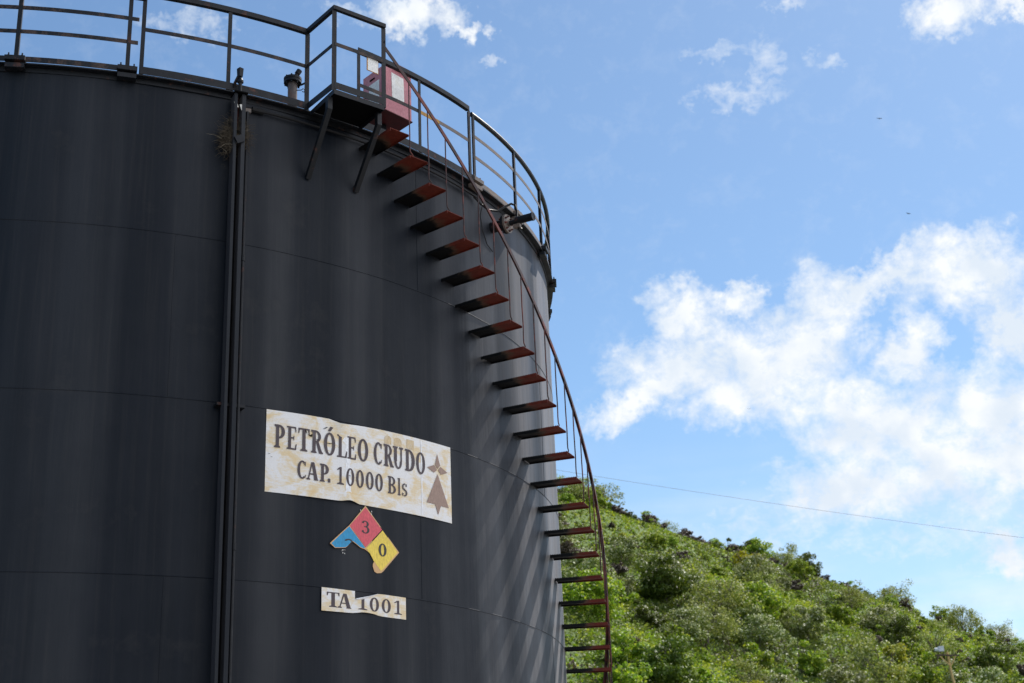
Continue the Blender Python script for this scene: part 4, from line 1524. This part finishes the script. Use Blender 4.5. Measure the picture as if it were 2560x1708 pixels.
# hazard diamond
S1 = -47.0
dm = thing('hazard_diamond', 'torn red, blue and yellow hazard diamond with numbers 3, 2 and 0', 'sign', tuple(C3(-47, R, 6.06)))
rd_ = RS - .002
outline = [(-.006, 6.418), (.459, 5.965), (.235, 5.735), (.205, 5.712), (.147, 5.702), (.112, 5.716), (.101, 5.745), (.090, 5.770), (.093, 5.800), (.109, 5.822), (.095, 5.850), (.083, 5.880), (.063, 5.906),
           (-.0, 5.935), (-.025, 5.944), (-.072, 5.952), (-.13, 5.985), (-.172, 6.008), (-.200, 5.990), (-.216, 5.975), (-.238, 5.949), (-.262, 5.931), (-.31, 5.923), (-.394, 5.913), (-.457, 5.957), (-.33, 6.075), (-.217, 6.176)]
b = MB()
front = [C3(S1 + math.degrees(u / R), rd_, v) for u, v in outline]
back = [C3(S1 + math.degrees(u / R), rd_ - .0015, v) for u, v in outline]
n = len(outline)
b.add(front + back, [tuple(range(n))[::-1], tuple(range(n, 2 * n))] + [(k, (k + 1) % n, n + (k + 1) % n, n + k) for k in range(n)])
b.build('border', M['orangeink'], dm)
b = MB()
wall_poly(b, [(-.005, 6.398), (.218, 6.184), (-.004, 5.966), (-.212, 6.172)], rd_ + .0008, S1)
b.build('red_field', M['red'], dm)
b = MB()
wall_poly(b, [(.226, 6.177), (.440, 5.965), (.225, 5.750), (.200, 5.735), (.100, 5.832), (.089, 5.852), (.055, 5.900), (.003, 5.953)], rd_ + .0008, S1)
b.build('yellow_field', M['yel'], dm)
b = MB()
wall_poly(b, [(-.217, 6.165), (-.440, 5.958), (-.390, 5.920), (-.305, 5.929), (-.260, 5.937), (-.236, 5.955), (-.212, 5.980), (-.198, 5.996), (-.172, 6.014), (-.128, 5.992), (-.070, 5.958), (-.02, 5.951), (-.012, 5.960)], rd_ + .0008, S1)
b.build('blue_field', M['blue'], dm)
b = MB()
put_text(b, '3', -.055, .050, 6.113, 6.252, S1, rd_ + .0016)
put_text(b, '0', .169, .279, 5.893, 6.032, S1, rd_ + .0016)
for k, poly in enumerate(ring(-.222, 5.998, .052, .032, .030, .016, 5, 160, 14)):
    wall_poly(b, poly, rd_ + .0016, S1)
wall_poly(b, [(-.276, 6.002), (-.256, 6.005), (-.250, 6.018), (-.272, 6.018)], rd_ + .0019, S1)
wall_poly(b, [(-.205, 5.985), (-.173, 5.999), (-.176, 6.010), (-.192, 6.006)], rd_ + .0019, S1)
b.build('numerals', M['inkblack'], dm)
b = MB()
for k in range(7):
    u, v = -.30 + rs_.uniform(-.03, .03), 5.885 + rs_.uniform(-.02, .02)
    q = rs_.uniform(.004, .010)
    wall_poly(b, [(u - q, v), (u, v - q), (u + q * .6, v + q * .3), (u, v + q)], RS - .003, S1)
for u, v in ((.078, 6.365), (.084, 6.30), (-.068, 6.36), (.075, 6.335)):
    wall_poly(b, [(u - .004, v), (u, v - .012), (u + .005, v), (u, v + .013)], RS - .003, S1)
b.build('adhesive_fleck', M['paper'], dm)

# tank number sign
ts = thing('tank_number_sign', 'torn white vinyl strip reading TA 1001 under the hazard diamond', 'sign', tuple(C3(-47, R, 5.37)))
b = MB()
rt_ = RS - .002
us, zt, zb = sheet([(-.551, 5.487), (-.143, 5.483)], [(-.551, 5.247), (-.25, 5.249), (-.165, 5.251), (-.143, 5.255)], S1, rt_, .02)
sheet_mesh(b, us, zt, zb, S1, lambda u, z, t: rt_, 5)
us, zt, zb = sheet([(-.143, 5.405), (-.121, 5.398), (.08, 5.452), (.165, 5.482), (.25, 5.484), (.549, 5.483)], [(-.143, 5.255), (-.055, 5.267), (.06, 5.266), (.115, 5.262), (.17, 5.252), (.209, 5.249), (.30, 5.248), (.549, 5.247)], S1, rt_, .012)
sheet_mesh(b, us, zt, zb, S1, lambda u, z, t: rt_ + .016 * math.exp(-((u - .0) / .09) ** 2) * max(0, .12 - t) / .12, 8)
b.build('vinyl_sheet', M['sign'], ts, False)
b = MB()
b.tube([C3(S1 + math.degrees(-.132 / R), RS + .004, 5.398), C3(S1 + math.degrees(-.05 / R), RS + .006, 5.419), C3(S1 + math.degrees(.05 / R), RS + .004, 5.446), C3(S1 + math.degrees(.155 / R), RS + .001, 5.480)], .009, 8, .002)
b.build('curled_edge', M['whitevinyl'], ts, True)
b = MB()
for ch, a0, a1, z1 in (('T', -.491, -.336, 5.445), ('A', -.357, -.190, 5.443), ('0', .047, .171, 5.437), ('0', .207, .333, 5.438), ('1', .372, .490, 5.440)):
    put_text(b, ch, a0, a1, 5.291, z1, S1, rt_ + .0012)
for k, poly in enumerate([[(-.06, 5.295), (-.022, 5.295), (-.022, 5.412), (-.06, 5.400)], serif(-.042, 5.295, .116, .008)]):
    wall_poly(b, poly, rt_ + .0012 + .0002 * k, S1)
b.build('lettering', M['ink'], ts)

# ------------------------------------------------------------------ beyond the tank
b = MB()
pts = []
for k in range(30):
    t = k / 29
    x = -30 + 100 * t
    z = 21.9 - .19 * (x - 1.9) + .0008 * (x - 15) ** 2 - .1
    pts.append((CAM.x + x, CAM.y + 70, z))
b.tube(pts, .008, 6)
tag(b.build('overhead_cable', M['cable']), 'single thin overhead cable sloping across the sky above the hill', 'cable')

pole = thing('utility_pole', 'yellowish wooden pole with dark crossarm and braces at lower right', 'utility pole', (41.4, 99.8, 3))
hz0 = float(hill_z(np.array(41.4 - CAM.x), np.array(99.8 - CAM.y)))
b = MB().tube([(41.9, 99.8, hz0 - 1), (41.5, 99.8, 15.0), (41.22, 99.8, 17.3), (41.15, 99.8, 18.95)], .15, 10, .10)
b.build('shaft', M['pole'], pole, True)
b = MB().bar((40.1, 99.66, 18.72), (42.0, 99.66, 18.72 - .10), .10, .11)
b.build('crossarm', M['armwood'], pole)
for xe in (40.45, 41.75):
    b = MB().bar((41.25, 99.66, 17.78), (xe, 99.6, 18.60), .05, .10)
    b.build('brace', M['pole'], pole)
b = MB().tube([(40.55, 99.66, 18.7), (40.58, 99.66, 18.98)], .035, 6)
b.build('pin', M['armwood'], pole)
b = MB().box((40.62, 99.66, 19.2), .42, .35, .42)
b.lathe((40.42, 99.66, 19.16), (-1, 0, 0), [(0, .16), (.32, .13)], 12)
b.build('floodlight_housing', M['palegrey'], pole)

for (x, y, z, rz, sp, lab) in ((106.8, 318.9, 189.6, .2, .8, 'tiny dark bird gliding high in the open blue sky'), (113.8, 328.8, 166.0, .5, .75, 'tiny dark bird with level wings gliding just above the big cloud'), (70.8, 356.2, 121.8, -.3, .5, 'tiniest faint bird in front of the left part of the big cloud')):
    b = MB()
    ca, sa = math.cos(rz), math.sin(rz)

    def bp(u, v, w2):
        return (x + (u * ca - v * sa) * sp, y + (u * sa + v * ca) * sp, z + w2 * sp)
    b.lathe(bp(0, -.5, 0), (-sa, ca, 0), [(0, .02), (.12 * sp, .07 * sp), (.4 * sp, .12 * sp), (.7 * sp, .08 * sp), (1.0 * sp, .03 * sp)], 10)
    for sg in (-1, 1):
        for (u0, u1, w0, w1, c0, c1) in ((.06, .5, .02, .10, .42, .36), (.5, 1.15, .10, .05, .36, .08)):
            b.hexa([bp(sg * u0, -c0 / 2, w0), bp(sg * u1, -c1 / 2 - .04, w1), bp(sg * u1, c1 / 2 - .04, w1), bp(sg * u0, c0 / 2, w0),
                    bp(sg * u0, -c0 / 2, w0 + .03), bp(sg * u1, -c1 / 2 - .04, w1 + .02), bp(sg * u1, c1 / 2 - .04, w1 + .02), bp(sg * u0, c0 / 2, w0 + .03)])
    tag(b.build('bird', M['bird']), lab, 'bird')
